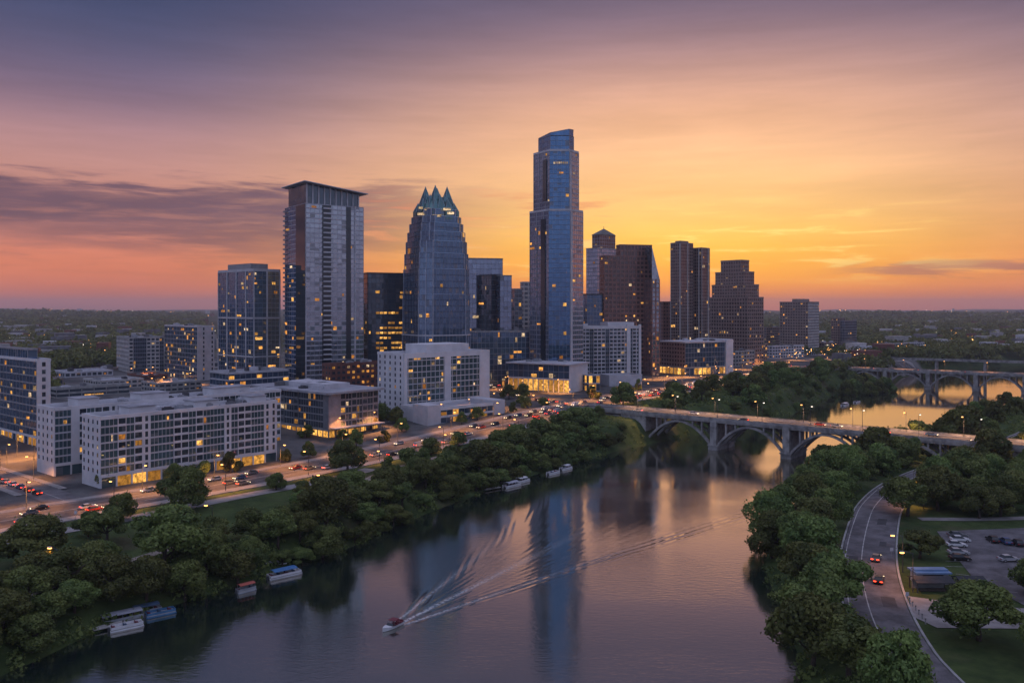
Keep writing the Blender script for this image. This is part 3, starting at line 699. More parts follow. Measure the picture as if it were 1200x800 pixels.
q = sub(pd, .86, 1.0, -.02, .9); b.piece('stair_block', white2).prism(quadx(q, .3), zp0-1, zp+2.2)
q = sub(pd, -.01, .14, -.01, .5); b.piece('stair_block', white2).prism(quadx(q, .3), zp0-1, zp+2.6)
b.finish(50, 80)
# -- red brick block behind
p = corner(378, 388, 450, 525, 44); z1 = zt(428, 525)
b = Bd('brick_building', 'dark red brick block tucked behind the white slab hotel', 'building', p, gmin(p))
b.vol(p, gmin(p), z1, pun(wall=brickm, fh=3.5, bay=3.6, sh=1.6, pw=1.5, lit=.35, glass=gdk), roof=roofm, pmat=brickm); b.unit(p, z1, 5); b.finish(60)
# -- tall residential tower with slanted oversailing roof
p = corner(334, 358, 426, 575, 36); z1 = zt(241, 590); z0 = gmin(p)
b = Bd('tower', 'tall residential tower with tilted overhanging roof and balconies up its side', 'tower', p, z0)
sM = cur(glass=glv, fh=3.35, bay=3.4, bh=.85, bandm=plain('pale_spandrel', (.44, .43, .48), .5, .2), bo=.12, mw=.14, lit=.022, fin=[0, 11], fw=1.0, fo=.5, finm=white2)
sN = cur(glass=gbl, fh=3.35, bay=4.0, bh=.6, bandm=plain('pale_spandrel', (.44, .43, .48)), bo=.12, mw=.14, lit=.03)
b.vol(p, z0, z1, [sM, sN, sM, sN], parapet=0)
P0, P1, P3 = Vector(p[0]), Vector(p[1]), Vector(p[3]); e1 = P1-P0; L1 = e1.length; e1.normalize(); n1 = Vector((e1.y, -e1.x)); e2 = P3-P0; L2 = e2.length; e2.normalize(); n2 = -e1
for u0, u1 in ((.28, .43), (.69, .775)):     # balcony bays: near-black strips on the face, recess shade put into colour
    b.piece('painted_recess', rcs).box((*(P0+e1*L1*u0+n1*.2), z0), (*(e1*L1*(u1-u0)), 0), (*(-n1*.3), 0), (0, 0, z1-z0-.5))
b.piece('painted_recess', rcs).box((*(P0+e2*.4+n2*.2), z0), (*(e2*L2*.44), 0), (*(-n2*.3), 0), (0, 0, z1-z0-.5))
nf = round((z1-z0)/3.35); fh = (z1-z0)/nf
bm = MB(); bm.box((0, 0, 0), (L1*.14, 0, 0), (0, -1.5, 0), (0, 0, .22)); bm.box((0, -1.5, .22), (L1*.14, 0, 0), (0, .06, 0), (0, 0, .85))
bme = bm.mesh('balcony', [white2])
bm = MB(); bm.box((0, 0, 0), (5, 0, 0), (0, -1.7, 0), (0, 0, .24)); bm.box((0, -1.7, .24), (5, 0, 0), (0, .06, 0), (0, 0, .9)); bme2 = bm.mesh('balcony', [grey])
def balc(me, q, z, d):
    o = bpy.data.objects.new('balcony', me); C.objects.link(o); o.parent = b.root; o.location = (q.x-b.root.location.x, q.y-b.root.location.y, z-z0); o.rotation_euler = (0, 0, math.atan2(d.y, d.x))
for f in range(nf-46 if nf > 46 else 2, nf):
    z = z0+f*fh
    balc(bme, P0+e1*L1*.285+n1*.21, z, e1)
    if f % 1 == 0: balc(bme2, P3-e2*.6+n2*.1, z, -e2)
# crown: glazed storey under a tilted roof
q = sub(p, .04, .93, .06, .94); zc0, zcl, zcr = z1+.1, zt(217, 590), zt(231, 612)
tp = [zcl, zcr, zcr, zcl]; b.core(q, zc0, zcl, gdk, [(12, 3), (8, 3), (12, 3), (8, 3)], tops=tp)
for k in range(10):
    uu = Vector(q[0])+(Vector(q[1])-Vector(q[0]))*(k/9); b.piece('crown_column', white2).box((*(uu-e1*.45+n1*.6), zc0), (*(e1*.9), 0), (*(-n1*.7), 0), (0, 0, zcl+(zcr-zcl)*k/9-zc0))
rp = sub(p, -.045, 1.05, -.09, 1.06); top = [zcl+.6, zcr+.6, zcr+.6, zcl+.6]
mbr = b.mb('tilted_roof', white2); i = len(mbr.v); bot = [zcl+.1, zcr+.1, zcr+.1, zcl+.1]
vs = [(x, y, z) for (x, y), z in zip(rp, bot)]+[(x, y, z) for (x, y), z in zip(rp, top)]
for f_ in ((3, 2, 1, 0), (4, 5, 6, 7), (0, 1, 5, 4), (1, 2, 6, 5), (2, 3, 7, 6), (3, 0, 4, 7)): mbr.face([vs[k] for k in f_])
b.piece('rooftop_box', white2).prism(sub(p, .45, .7, .3, .7), z1, zcr-.5)
b.finish(0, 90)
# -- glass and white-framed residential tower
p = corner(256, 297, 328, 600, 47); z1 = zt(317, 600); z0 = gmin(p)
b = Bd('tower', 'teal glass residential tower framed by white vertical strips, flat topped', 'tower', p, z0)
s_ = cur(glass=gbd, fh=3.3, bay=3.3, bh=.45, bandm=bandm, mw=.12, fin=4, fw=.9, fo=.6, finm=white2, lit=.06)
s2 = cur(glass=ggr, fh=3.3, bay=3.3, bh=.5, mw=.12, fin=3, fw=1.1, fo=.6, finm=white2, lit=.06)
b.vol(p, z0, z1, [s2, s_, s2, s_], parapet=1.5, pmat=white2)
for zz in (z0+(z1-z0)*.28, z0+(z1-z0)*.6):
    for k in range(2):
        a, e = Vector(p[k*3]), Vector(p[1])-Vector(p[0]) if k == 0 else Vector(p[0])-Vector(p[3]); 
        n = Vector((e.y, -e.x)).normalized(); b.piece('white_ring', white2).box((*(a+n*.7), zz), (*e, 0), (*(-n*.8), 0), (0, 0, 1.0))
q = sub(p, .1, .75, .15, .8); b.piece('penthouse', grey).prism(q, z1-.2, zt(309, 612)); b.finish(0, 90)
p = corner(246, 268, 338, 545, 47); z0 = gmin(p); z1 = zt(438, 545)
b = Bd('podium_building', 'low dark glass podium with flat roof at the foot of the teal tower', 'building', p, z0)
b.vol(p, z0, z1, cur(glass=gbd, fh=4, bay=4, bh=.9, bandm=white2, lit=.15, rowlit=.1, litm=[litw, lits]), pmat=white2); b.unit(p, z1, 6); b.finish(0, 40)
# -- dark block
p = corner(424, 431, 473, 610, 25); z1 = zt(320, 610); z0 = gmin(p)
b = Bd('tower', 'black glass office tower with a few bright floors, between two taller towers', 'tower', p, z0)
b.vol(p, z0, z1, cur(glass=gdk, fh=3.6, bay=3, bh=.35, bandm=dgrey, mw=.1, mm=dgrey, lit=.03, litm=[lity], fin=5, finm=dgrey), parapet=.6, pmat=dgrey)
q = [(gx(x, 612), 612) for x in (445, 470)]; ll = []
P0, e1 = Vector(p[0]), Vector(p[1])-Vector(p[0]); n1 = Vector((e1.y, -e1.x)).normalized(); rz = math.atan2(e1.y, e1.x); L1 = e1.length; e1.normalize()
for f in range(8, 17):
    for k in range(9):
        if b.rn.random() < (.85 if f in (8, 9, 11, 12, 15) else .25) and k > 1: b.lits.append((True, P0+e1*(.2+k*L1/9.3)+n1*.3, z0+f*3.6+.5, L1/9.3-.5, 1.5, rz, lity))
b.finish(0, 98)
# -- tower with crown of glass spikes
cx, cy = gx(511, 600), 602; z0 = tz(cx, cy)
def octa(h, c, rot): 
    pts = [(h-c, -h), (h, -h+c), (h, h-c), (h-c, h), (-h+c, h), (-h, h-c), (-h, -h+c), (-h+c, -h)]; ca_, sa_ = math.cos(rot), math.sin(rot)
    return [(cx+x*ca_-y*sa_, cy+x*sa_+y*ca_) for x, y in pts]
b = Bd('tower', 'blue glass tower narrowing in steps to a crown of pointed glass spikes', 'tower', [(cx, cy)]*3, z0)
gfr = glass('steel_blue_glass', (.17, .26, .38), .72, tilt=.02, blind=.04)
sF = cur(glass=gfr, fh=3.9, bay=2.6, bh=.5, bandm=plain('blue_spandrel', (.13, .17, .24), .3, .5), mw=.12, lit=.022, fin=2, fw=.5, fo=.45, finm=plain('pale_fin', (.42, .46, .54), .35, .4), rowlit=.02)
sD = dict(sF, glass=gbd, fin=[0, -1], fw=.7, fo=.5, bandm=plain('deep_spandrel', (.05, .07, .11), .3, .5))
rot = R(32)
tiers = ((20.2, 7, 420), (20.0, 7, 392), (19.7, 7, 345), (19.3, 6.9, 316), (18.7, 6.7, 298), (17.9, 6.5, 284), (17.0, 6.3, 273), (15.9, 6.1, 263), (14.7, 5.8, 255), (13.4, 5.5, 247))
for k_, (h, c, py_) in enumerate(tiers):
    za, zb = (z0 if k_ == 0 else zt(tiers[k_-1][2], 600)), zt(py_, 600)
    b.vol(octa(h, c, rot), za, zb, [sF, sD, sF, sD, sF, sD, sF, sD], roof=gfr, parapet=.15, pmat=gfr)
for zz, h in ((zt(392, 600), 20.6),): b.piece('white_ring', white2).prism(octa(h, 7, rot), zz-.4, zz+.4)
zc = zt(247, 600)
crown = plain('crown_glass', (.10, .20, .20), .12, .55, var=.3, scale=.2)
def spike(x, y, r, zb, zm, zp, part='crown_spike'):
    mb = MB(); a0 = rot+R(45)
    ring = [(cx+x+r*math.cos(a0+k*math.pi/2), cy+y+r*math.sin(a0+k*math.pi/2)) for k in range(4)]
    for k in range(4):
        A, B_ = ring[k], ring[(k+1) % 4]
        mb.face([(*A, zb), (*B_, zb), (*B_, zm), (*A, zm)]); M_ = ((A[0]+B_[0])/2, (A[1]+B_[1])/2)
        mb.face([(*A, zm), (*B_, zm), (cx+x, cy+y, zp)])
    mb.build(part, crown, b.root)
    m2 = MB()
    for A in ring: m2.tube([(*A, zm), (cx+x, cy+y, zp)], .16, 4, r2=.08)
    m2.build('crown_edge', mull, b.root)
body = octa(12.9, 5.2, rot); bt = octa(8.0, 3.4, rot); mb = MB()
for k in range(8):
    j = (k+1) % 8; mb.face([(*body[k], zc), (*body[j], zc), (*bt[j], zc+9), (*bt[k], zc+9)])
mb.face([(*q, zc+9) for q in bt]); mb.build('crown_base', crown, b.root)
for x, y in ((-7.6, 0), (7.6, 0), (0, -7.6), (0, 7.6)): spike(x, y, 7.0, zc-3, zc-.5, zt(218, 600))
for x, y in ((-6.2, -6.4), (6.2, -6.4), (-6.2, 6.4), (6.2, 6.4), (-3.4, -9.6), (3.4, -9.6)): spike(x, y, 4.8, zc-4, zc-.7, zt(229, 600))
for x, y in ((-12.6, -2), (12.6, -2), (0, -12), (-8.5, -9), (8.5, -9), (-9, 9), (9, 9), (0, 12.5), (-12.2, 4.5), (12.2, 4.5)): spike(x, y, 3.8, zc-7, zc-1, zt(234 if abs(x) < 10 else 238, 600))
for x0, z_, w in ((489, 252, 8), (497, 246, 9), (506, 254, 11), (519, 246, 9), (524, 251, 8), (490, 244.5, 5)):
    q = Vector((gx(x0, 585), cy-14.2-(2 if z_ > 250 else 0))); b.lits.append((True, q, zt(z_, 585), w*.585, 1.6, 0, litc))
b.finish(0, 90)
# -- pale glass block right of it
p = corner(528, 536, 589, 668, 16); z1 = zt(303, 668); z0 = gmin(p)
b = Bd('office_building', 'plain blue-grey glass office block stepping down at one side', 'building', p, z0)
s_ = cur(glass=glass('grey_blue_glass', (.27, .34, .46), .7, tilt=.02, blind=.03), fh=3.9, bay=3, bh=.3, mw=.06, mm=dgrey, bandm=bandm, lit=.015)
b.vol(p, z0, z1, s_, parapet=.8, pmat=grey)
q = corner(561, 576, 587, 659, 45); b.vol(q, z0, zt(322, 659), cur(glass=gdk, fh=3.9, bay=3, bh=.3, mw=.08, mm=dgrey, lit=.02), parapet=.4, pmat=dgrey)
q = corner(580, 586, 599.5, 655, 20); b.vol(q, z0, zt(323, 655), s_, parapet=.5, pmat=grey); b.finish(0, 40)
p = corner(533, 550, 634, 634, 18); z1 = zt(389, 634); z0 = gmin(p)
b = Bd('office_building', 'low dark blue glass block between the spiked tower and the tallest tower', 'building', p, z0)
b.vol(p, z0, z1, cur(glass=gbd, fh=4, bay=3.2, bh=.5, bandm=bandm, lit=.07), pmat=grey); b.unit(p, z1, 5); b.finish(0, 90)
# -- tallest tower
def pts(rows): return [(gx(px, Y), Y) for px, Y in rows]
z0 = tz(30, 650)
f1_ = pts([(621, 645), (643, 628), (668, 628), (683, 640), (681, 672), (625, 680)])
b = Bd('tower', 'tallest tower of the skyline, slim blue glass shaft with two setbacks', 'tower', f1_, z0)
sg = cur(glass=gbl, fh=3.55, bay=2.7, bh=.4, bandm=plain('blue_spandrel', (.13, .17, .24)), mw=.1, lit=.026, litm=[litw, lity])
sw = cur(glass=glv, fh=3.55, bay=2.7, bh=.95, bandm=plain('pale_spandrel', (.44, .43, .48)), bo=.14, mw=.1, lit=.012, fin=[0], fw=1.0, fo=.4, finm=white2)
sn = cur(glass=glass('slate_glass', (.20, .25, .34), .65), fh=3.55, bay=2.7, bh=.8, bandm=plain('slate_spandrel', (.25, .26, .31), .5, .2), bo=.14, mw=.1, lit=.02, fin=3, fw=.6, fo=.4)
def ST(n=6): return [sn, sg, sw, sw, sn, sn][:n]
zA, zB, zC = zt(247, 630), zt(177, 632), zt(156, 634)
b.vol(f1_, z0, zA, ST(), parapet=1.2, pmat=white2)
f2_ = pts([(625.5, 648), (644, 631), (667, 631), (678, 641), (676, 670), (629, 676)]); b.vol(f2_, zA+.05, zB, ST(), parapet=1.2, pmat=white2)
f3_ = pts([(631, 650), (645, 634), (667, 634), (672, 640), (671, 666), (634, 670)])
for ff, za_, zb_ in ((f1_, z0, zA), (f2_, zA, zB)):      # near-black strip painting a shaded balcony slot on one flank, bright edge strip on the other
    A_, B_ = Vector(ff[0]), Vector(ff[1]); e_ = B_-A_; n_ = Vector((e_.y, -e_.x)).normalized()
    b.piece('painted_recess', rcs).box((*(A_+e_*.62+n_*.75), za_+8), (*(e_*.22), 0), (*(-n_*.8), 0), (0, 0, zb_-za_-14))
    A_, B_ = Vector(ff[2]), Vector(ff[3]); e_ = B_-A_; n_ = Vector((e_.y, -e_.x)).normalized(); e_.normalize()
    b.piece('edge_strip', white2).box((*(A_+n_*.9), za_), (*(e_*2.2), 0), (*(-n_*1.0), 0), (0, 0, zb_-za_-1))
tops = [zC-1.2, zC, zC+2.6, zC+3.2, zC+3.2, zC-1.2]
b.vol(f3_, zB+.05, zC-1.5, [sg, sg, sg, sw, sn, sn], parapet=0)
b.core(f3_, zC-1.55, zC+3.2, gbl, [(6, 1)]*6, tops=tops)
mb = b.mb('crown_screen', mull)     # curved crown edge
for k in range(5):
    a, c = f3_[k], f3_[k+1]; n_ = 6
    for j in range(n_):
        t0, t1 = j/n_, (j+1)/n_; A = Vector((*a, tops[k]))*(1-t0)+Vector((*c, tops[k+1]))*t0; B_ = Vector((*a, tops[k]))*(1-t1)+Vector((*c, tops[k+1]))*t1
        mb.tube([A+Vector((0, 0, .3)), B_+Vector((0, 0, .3))], .3, 5)
mb = b.mb('roof', roofm); mb.prism(f3_, zC-2.2, zC-1.6)
# light strip floor near the crown
P0, P1 = Vector(f2_[1]), Vector(f2_[2]); e = (P1-P0); n = Vector((e.y, -e.x)).normalized()
for k in range(8): b.lits.append((True, P0+e*(.2+.1*k*.95)+n*.12, zt(192, 631), e.length*.07, 1.5, math.atan2(e.y, e.x), litc))
b.finish(0, 90)
def tower(name, label, cat, foot, ang, top, Yc, sty, pm=grey, lab=None, extra=None, maxlit=90, roof=roofm, par=.8, units=0):
    p = corner(*foot, Yc, ang); z0 = gmin(p); b = Bd(name, label, cat, p, z0); z1 = zt(top, Yc); b.vol(p, z0, z1, sty, parapet=par, pmat=pm, roof=roof)
    if units: b.unit(p, z1, units)
    if extra: extra(b, p, z0, z1)
    b.finish(60, maxlit); return b
def ex7(b, p, z0, z1):
    q = corner(694, 703, 721, 830, 40); z2 = zt(275, 830); b.vol(q, z1+.05, z2, cur(glass=gbr, fh=3.7, bay=3, mw=.3, lit=.05), parapet=.3, pmat=tanst)
    c = Vector(np.mean(q, axis=0)); mb = MB(); q2 = quadx(q, .6)
    r1 = [tuple(c+(Vector(v)-c)*.45) for v in q2]
    for k in range(4): mb.face([(*q2[k], z2+.4), (*q2[(k+1) % 4], z2+.4), (*r1[(k+1) % 4], z2+4), (*r1[k], z2+4)]); mb.face([(*r1[k], z2+4), (*r1[(k+1) % 4], z2+4), (*c, z2+7)])
    mb.build('domed_roof', plain('copper_roof', (.16, .15, .14), .5, .3), b.root)
    m2 = MB(); m2.tube([(*c, z2+6), (*c, z2+9)], .25); m2.build('spire', dgrey, b.root)
sto = lambda g, w, **k: pun(**dict(dict(glass=g, wall=w, fh=3.8, bay=3.4, sh=1.6, pw=1.1, win=False, lit=.05, out=.35), **k))
tower('tower', 'slender blue-grey tower with small domed cap, behind the red granite tower', 'tower', (687, 700, 725), 40, 291, 820, cur(glass=glass('grey_blue_glass', (.27, .34, .46)), fh=3.8, bay=3, bh=1.0, bandm=plain('slate_spandrel', (.25, .26, .31)), mw=.3, lit=.02), extra=ex7)
# -- red granite tower, sloping at one side
p = corner(703, 708, 764, 745, 14); z0 = gmin(p); z1 = zt(300, 745)
b = Bd('office_building', 'red granite office tower with gridded windows and a sloping glass shoulder', 'tower', p, z0)
b.vol(p, z0, z1, sto(gbr, granite, lit=.06, bay=3.6, fh=3.9), parapet=.8)
q = sub(p, .34, 1, .05, .9); b.vol(q, z1+.05, zt(287, 750), sto(gbr, granite, lit=0, fh=4.5, win=False), parapet=.5)
q = corner(755, 764, 773, 738, 14); zr = zt(327, 738); b.vol(q, z0, zr, sto(glv, granite, lit=.02, sh=.8), parapet=0)
P = [Vector(v) for v in q]; mb = b.mb('sloping_glazing', glv)
i0, i1, i2, i3 = (*P[0], zt(289, 738)), (*P[1], zr), (*P[2], zr), (*P[3], zt(289, 738))
mb.face([i0, i1, i2, i3], 0, [(0, 0), (0, 9), (6, 9), (6, 0)]); mb.face([(*P[0], zr), (*P[1], zr), i0], 0, [(0, 0), (4, 0), (0, 9)]); mb.face([(*P[3], zr), i3, (*P[2], zr)], 0, [(0, 0), (0, 9), (4, 0)])
b.finish(0, 70)
# -- twin-shaft tower
p = corner(786, 797, 812, 860, 42); z0 = gmin(p); z1 = zt(285, 860)
b = Bd('tower', 'pale twin-shaft residential tower with vertical white ribs', 'tower', p, z0)
sv = cur(glass=gbr, fh=3.3, bay=3, bh=.8, bandm=tanst, mw=.5, mm=tanst, mo=.3, lit=.035, fin=4, fw=1.2, fo=.6, finm=concl)
b.vol(p, z0, z1, sv, parapet=1, pmat=tanst); q = corner(808, 822, 831.5, 872, 42); b.vol(q, z0, zt(291, 872), sv, parapet=1, pmat=tanst)
b.piece('penthouse', tanst).prism(sub(p, .2, .8, .2, .8), z1, z1+3); b.finish(0, 90)
# -- stepped brown tower
b = None
for pl, pc, pr, tp, Y in ((830.5, 876, 894.5, 349, 900), (834.5, 874, 889, 334, 906), (838.5, 872, 883.5, 319, 912), (845, 868, 877.5, 305.5, 918)):
    p = corner(pl, pc, pr, Y, 38)
    if b is None: z0 = gmin(p); b = Bd('office_building', 'brown stepped tower, terraces narrowing to a flat top', 'tower', p, z0); za = z0
    z1 = zt(tp, Y); b.vol(p, za, z1, sto(gbr, tanst, lit=.07, sh=1.5, pw=1.0), parapet=1.2, pmat=tanst); za = z1+.05
b.finish(0, 80)
def ex11(b, p, z0, z1): b.piece('penthouse', tanst).prism(sub(p, .1, .9, .3, .6), z1, zt(350, 1120))
tower('apartment_building', 'bulky brown slab block standing alone beyond the stepped tower', 'building', (914, 947, 959.5), 50, 354, 1120, [sto(gbr, concl, lit=.02), sto(gbr, tanst, lit=.06), sto(gbr, concl), sto(gbr, tanst)], tanst, extra=ex11)
def ex12(b, p, z0, z1): q = corner(985, 990, 1004, 1200, 40); b.vol(q, z0, zt(376, 1200), cur(glass=gdk, fh=3.6, bay=3, lit=.02), parapet=.5)
tower('apartment_building', 'small far brown high-rise with a dark glass annexe, last of the skyline', 'building', (974, 984, 990), 40, 373, 1215, sto(gbr, tanst, lit=.05), tanst, extra=ex12)
# -- second white hotel, podium, and the street-front pavilion
p = corner(658, 672, 750, 663, 20); z1 = zt(384, 663); z0 = gmin(p)
b = Bd('hotel_building', 'white slab hotel with gridded balconies, below the red granite tower', 'building', p, z0)
sh_ = pun(wall=white2, fh=3.2, bay=3.4, sh=1.0, pw=.7, pat='bbbbgbbbgbbbbbgbbbb', lit=.06, gf=0, glass=gdk, out=.4, win=True)
b.vol(p, z0, z1, [sh_, dict(kind='solid', wall=white, fh=3.2, bay=5, glass=gdk, pw=1.2, pat='s', lit=0, out=.3), sh_, dict(kind='solid', wall=white, fh=3.2, bay=6, glass=gdk, pw=1.2, pat='sw', lit=.03, out=.3)], parapet=1.2, pmat=white)
P0, e1 = Vector(p[0]), Vector(p[1])-Vector(p[0]); L = e1.length; e1.normalize(); nn = Vector((e1.y, -e1.x))
for u0, u1 in ((-.01*L, .025*L), (.79*L, .845*L), (.975*L, 1.01*L)): b.piece('white_pier', white).box((*(P0+e1*u0+nn*1.0), z0), (*(e1*(u1-u0)), 0), (*(-nn*1.3), 0), (0, 0, z1-z0+2.4))
b.piece('white_frieze', white).box((*(P0+nn*.8), z1-1.0), (*(e1*L), 0), (*(-nn*1.0), 0), (0, 0, 2.3))
b.piece('penthouse', white).prism(sub(p, .55, .95, .2, .8), z1, z1+4); b.piece('penthouse', white).prism(sub(p, .05, .25, .2, .8), z1, z1+3)
q = corner(702, 714, 752, 640, 20); zq = zt(441, 640); b.vol(q, gmin(q), zq, [dict(kind='solid', wall=white2, fh=5, bay=9, glass=gdk, out=.2)]*4, parapet=1, pmat=white2); b.finish(98, 30)
p = corner(596, 667, 688, 590, 60); z0 = gmin(p); z1 = zt(428, 590)
b = Bd('pavilion_building', 'low dark glass pavilion with brightly lit ground floor and pale roof', 'building', p, z0)
sP = cur(glass=gbd, fh=4.2, bay=4, bh=.5, bandm=bandm, mw=.15, lit=.05, gf=9.5, gfm=white2, gflit=.95, gbay=4)
b.vol(p, z0, z1, [dict(kind='solid', wall=white, fh=6, bay=8, glass=gdk, out=.5), dict(kind='solid', wall=white, fh=6, bay=8, glass=gdk, out=.5), sP, sP], parapet=0)
b.mb('roof_slab', white2).prism(quadx(p, 1.6), z1+.02, z1+.9); b.unit(p, z1+.9, 4, 1, 2)
q = corner(688.5, 690, 703, 600, 22); zq = zt(440, 600); b.vol(q, gmin(q), zq, cur(glass=gdk, fh=5, bay=3, lit=.9, litm=[lits], bandm=white2), parapet=.5); b.finish(0, 90)
p = corner(772, 803, 857, 744, 30); z0 = gmin(p); z1 = zt(402, 744)
b = Bd('office_building', 'low wide block with brown wing, glass middle and glowing ground floor', 'building', p, z0)
sg2 = cur(glass=gbd, fh=4, bay=3.5, bh=.6, bandm=bandm, lit=.08, gf=7, gfm=conc, gflit=.8, gbay=5)
b.vol(p, z0, z1, [sg2, sg2, sg2, sto(gbr, plain('tan_panel', (.25, .18, .17), .8), gf=7, gfm=conc, gflit=.9, lit=.03)], parapet=0); b.mb('roof_slab', white2).prism(quadx(p, 1.5), z1+.02, z1+1.2); b.unit(p, z1+1.2, 5, 1, 2)
q = sub(p, .86, 1.0, -.04, 1.0); b.piece('white_pier', white).prism(quadx(q, .5), z0, z1+2.6); b.finish(0, 70)
# -- blocks behind and between
tower('office_building', 'mid-rise office with white service core and dark banded glass', 'building', (193, 231, 251), 42, 383, 690, [dict(kind='solid', wall=white2, fh=3.7, bay=4, glass=gbd, pw=1.2, pat='sw', lit=.1, out=.3), cur(), cur(), cur(glass=gbd, fh=3.7, bay=3.4, bh=.5, bandm=grey, bo=.15, mw=.1, lit=.10)], white2, units=3, maxlit=70)
tower('apartment_building', 'squat beige block with dark glazed middle, behind the parking roof', 'building', (137, 151, 192), 36, 396, 780, [pun(wall=concl, fh=3.5, bay=3.6, pat='bgggbb', lit=.06, sh=1.3, win=False), sto(gdk, concl), sto(gdk, concl), sto(gdk, concl)], conc, units=4)
tower('parking_garage', 'long low garage with broad pale flat roof behind the white apartment complex', 'garage', (59, 66, 152), 46, 456, 555, cur(glass=gdk, fh=3.5, bay=8, bh=1.3, bandm=conc, bo=.3, mw=.5, mm=conc, lit=.04), conc, units=2, par=1.0)
tower('office_building', 'small dark block wedged behind the white hotels and beside the granite tower', 'building', (752, 757, 774), 18, 356, 800, cur(glass=gdk, fh=3.8, bay=3, lit=.05), dgrey)
tower('office_building', 'low brown block peeping out between granite tower and twin-shaft tower', 'building', (771, 777, 790), 25, 354, 905, sto(gbr, granite, lit=.03), granite)
tower('office_building', 'grey slab seen edge-on between glass block and tallest tower', 'building', (599, 603, 612), 25, 339, 740, cur(glass=gdk, fh=3.7, bay=3, lit=.04), grey)
tower('office_building', 'beige narrow tower touching the tallest tower', 'building', (610, 614, 624), 25, 331, 760, sto(gdk, concl, lit=.03), concl)
tower('office_building', 'dark infill block between tallest tower and red granite tower', 'building', (682, 688, 706), 25, 345, 740, cur(glass=gbd, fh=3.7, bay=3, lit=.05), dgrey)
low = [((98, 118, 168), 447, 610, 40, concl, 'pale flat-roofed block just behind the long garage'), ((166, 186, 236), 450, 590, 40, conc, 'grey low block with lit front behind the complex roofs'), ((58, 76, 132), 437, 720, 40, white2, 'white low block in the gap beside the squat beige block'), ((24, 44, 74), 446, 640, 40, tanst, 'brown low block behind the office block at the frame edge'), ((200, 216, 252), 437, 760, 40, brickm, 'red low block behind the white service core'), ((232, 240, 262), 425, 840, 40, concl, 'pale block peeping out left of the teal tower podium'.replace(' left of', ' beside')), ((70, 84, 112), 425, 900, 30, concl, 'pale low warehouse among trees near the far shops'), ((100, 112, 141), 433, 800, 30, tanst, 'brown low shed behind the long garage'), ((84, 104, 138), 417, 1080, 20, white2, 'white far retail box with lit front'),
       ((0, 20, 46), 432, 760, 40, conc, 'grey low depot at the edge of the far woods'), ((150, 168, 196), 441, 660, 40, brickm, 'red low shop row beside the squat beige block'), ((252, 258, 300), 441, 700, 30, conc, 'grey shed hidden behind the podium'),
       ((898, 905, 942), 406, 1000, 30, white2, 'white low hall beneath the brown slab block'), ((893, 898, 916), 384, 1180, 40, tanst, 'far brown apartment block behind the stepped tower'), ((1030, 1036, 1060), 403, 1130, 30, conc, 'grey low store on the far riverside'),
       ((1059, 1064, 1083), 402, 1130, 30, white2, 'pale two-storey box at the end of the far lights'), ((960, 966, 978), 402, 1150, 40, tanst, 'small brown block beside the far high-rise'), ((1002, 1008, 1030), 404, 1200, 35, brickm, 'dark red far store among street lights'),
       ((942, 948, 966), 410, 1060, 35, white2, 'white flat shop below the brown slab block'), ((857, 862, 884), 412, 860, 40, conc, 'grey low annexe at the foot of the stepped tower'), ((862, 872, 899), 404, 940, 40, tanst, 'brown podium wrapped round the stepped tower'),
       ((730, 740, 775), 415, 790, 25, concl, 'beige low block behind the white balcony hotel'), ((632, 640, 660), 402, 700, 25, grey, 'grey base block below the tallest tower'), ((1090, 1098, 1118), 399, 1500, 30, white2, 'white far warehouse beyond the river bend'),
       ((1130, 1136, 1150), 393, 1900, 30, conc, 'tiny far shed in the wooded hills'), ((20, 30, 52), 401, 1500, 30, concl, 'pale far warehouse with bright lamps in the woods'), ((110, 116, 134), 397, 1700, 30, white2, 'far white store in the woods'), ((160, 166, 178), 386, 2300, 30, conc, 'tiny far block close to the horizon woods')]
for foot, tp, Y, an, w, lab in low:
    tower('low_building', lab, 'building', foot, 47 if foot[1] < 330 else an, tp, Y, sto(gdk, w, lit=.14, fh=3.6, bay=4.5, gf=0), w, maxlit=14, units=2)
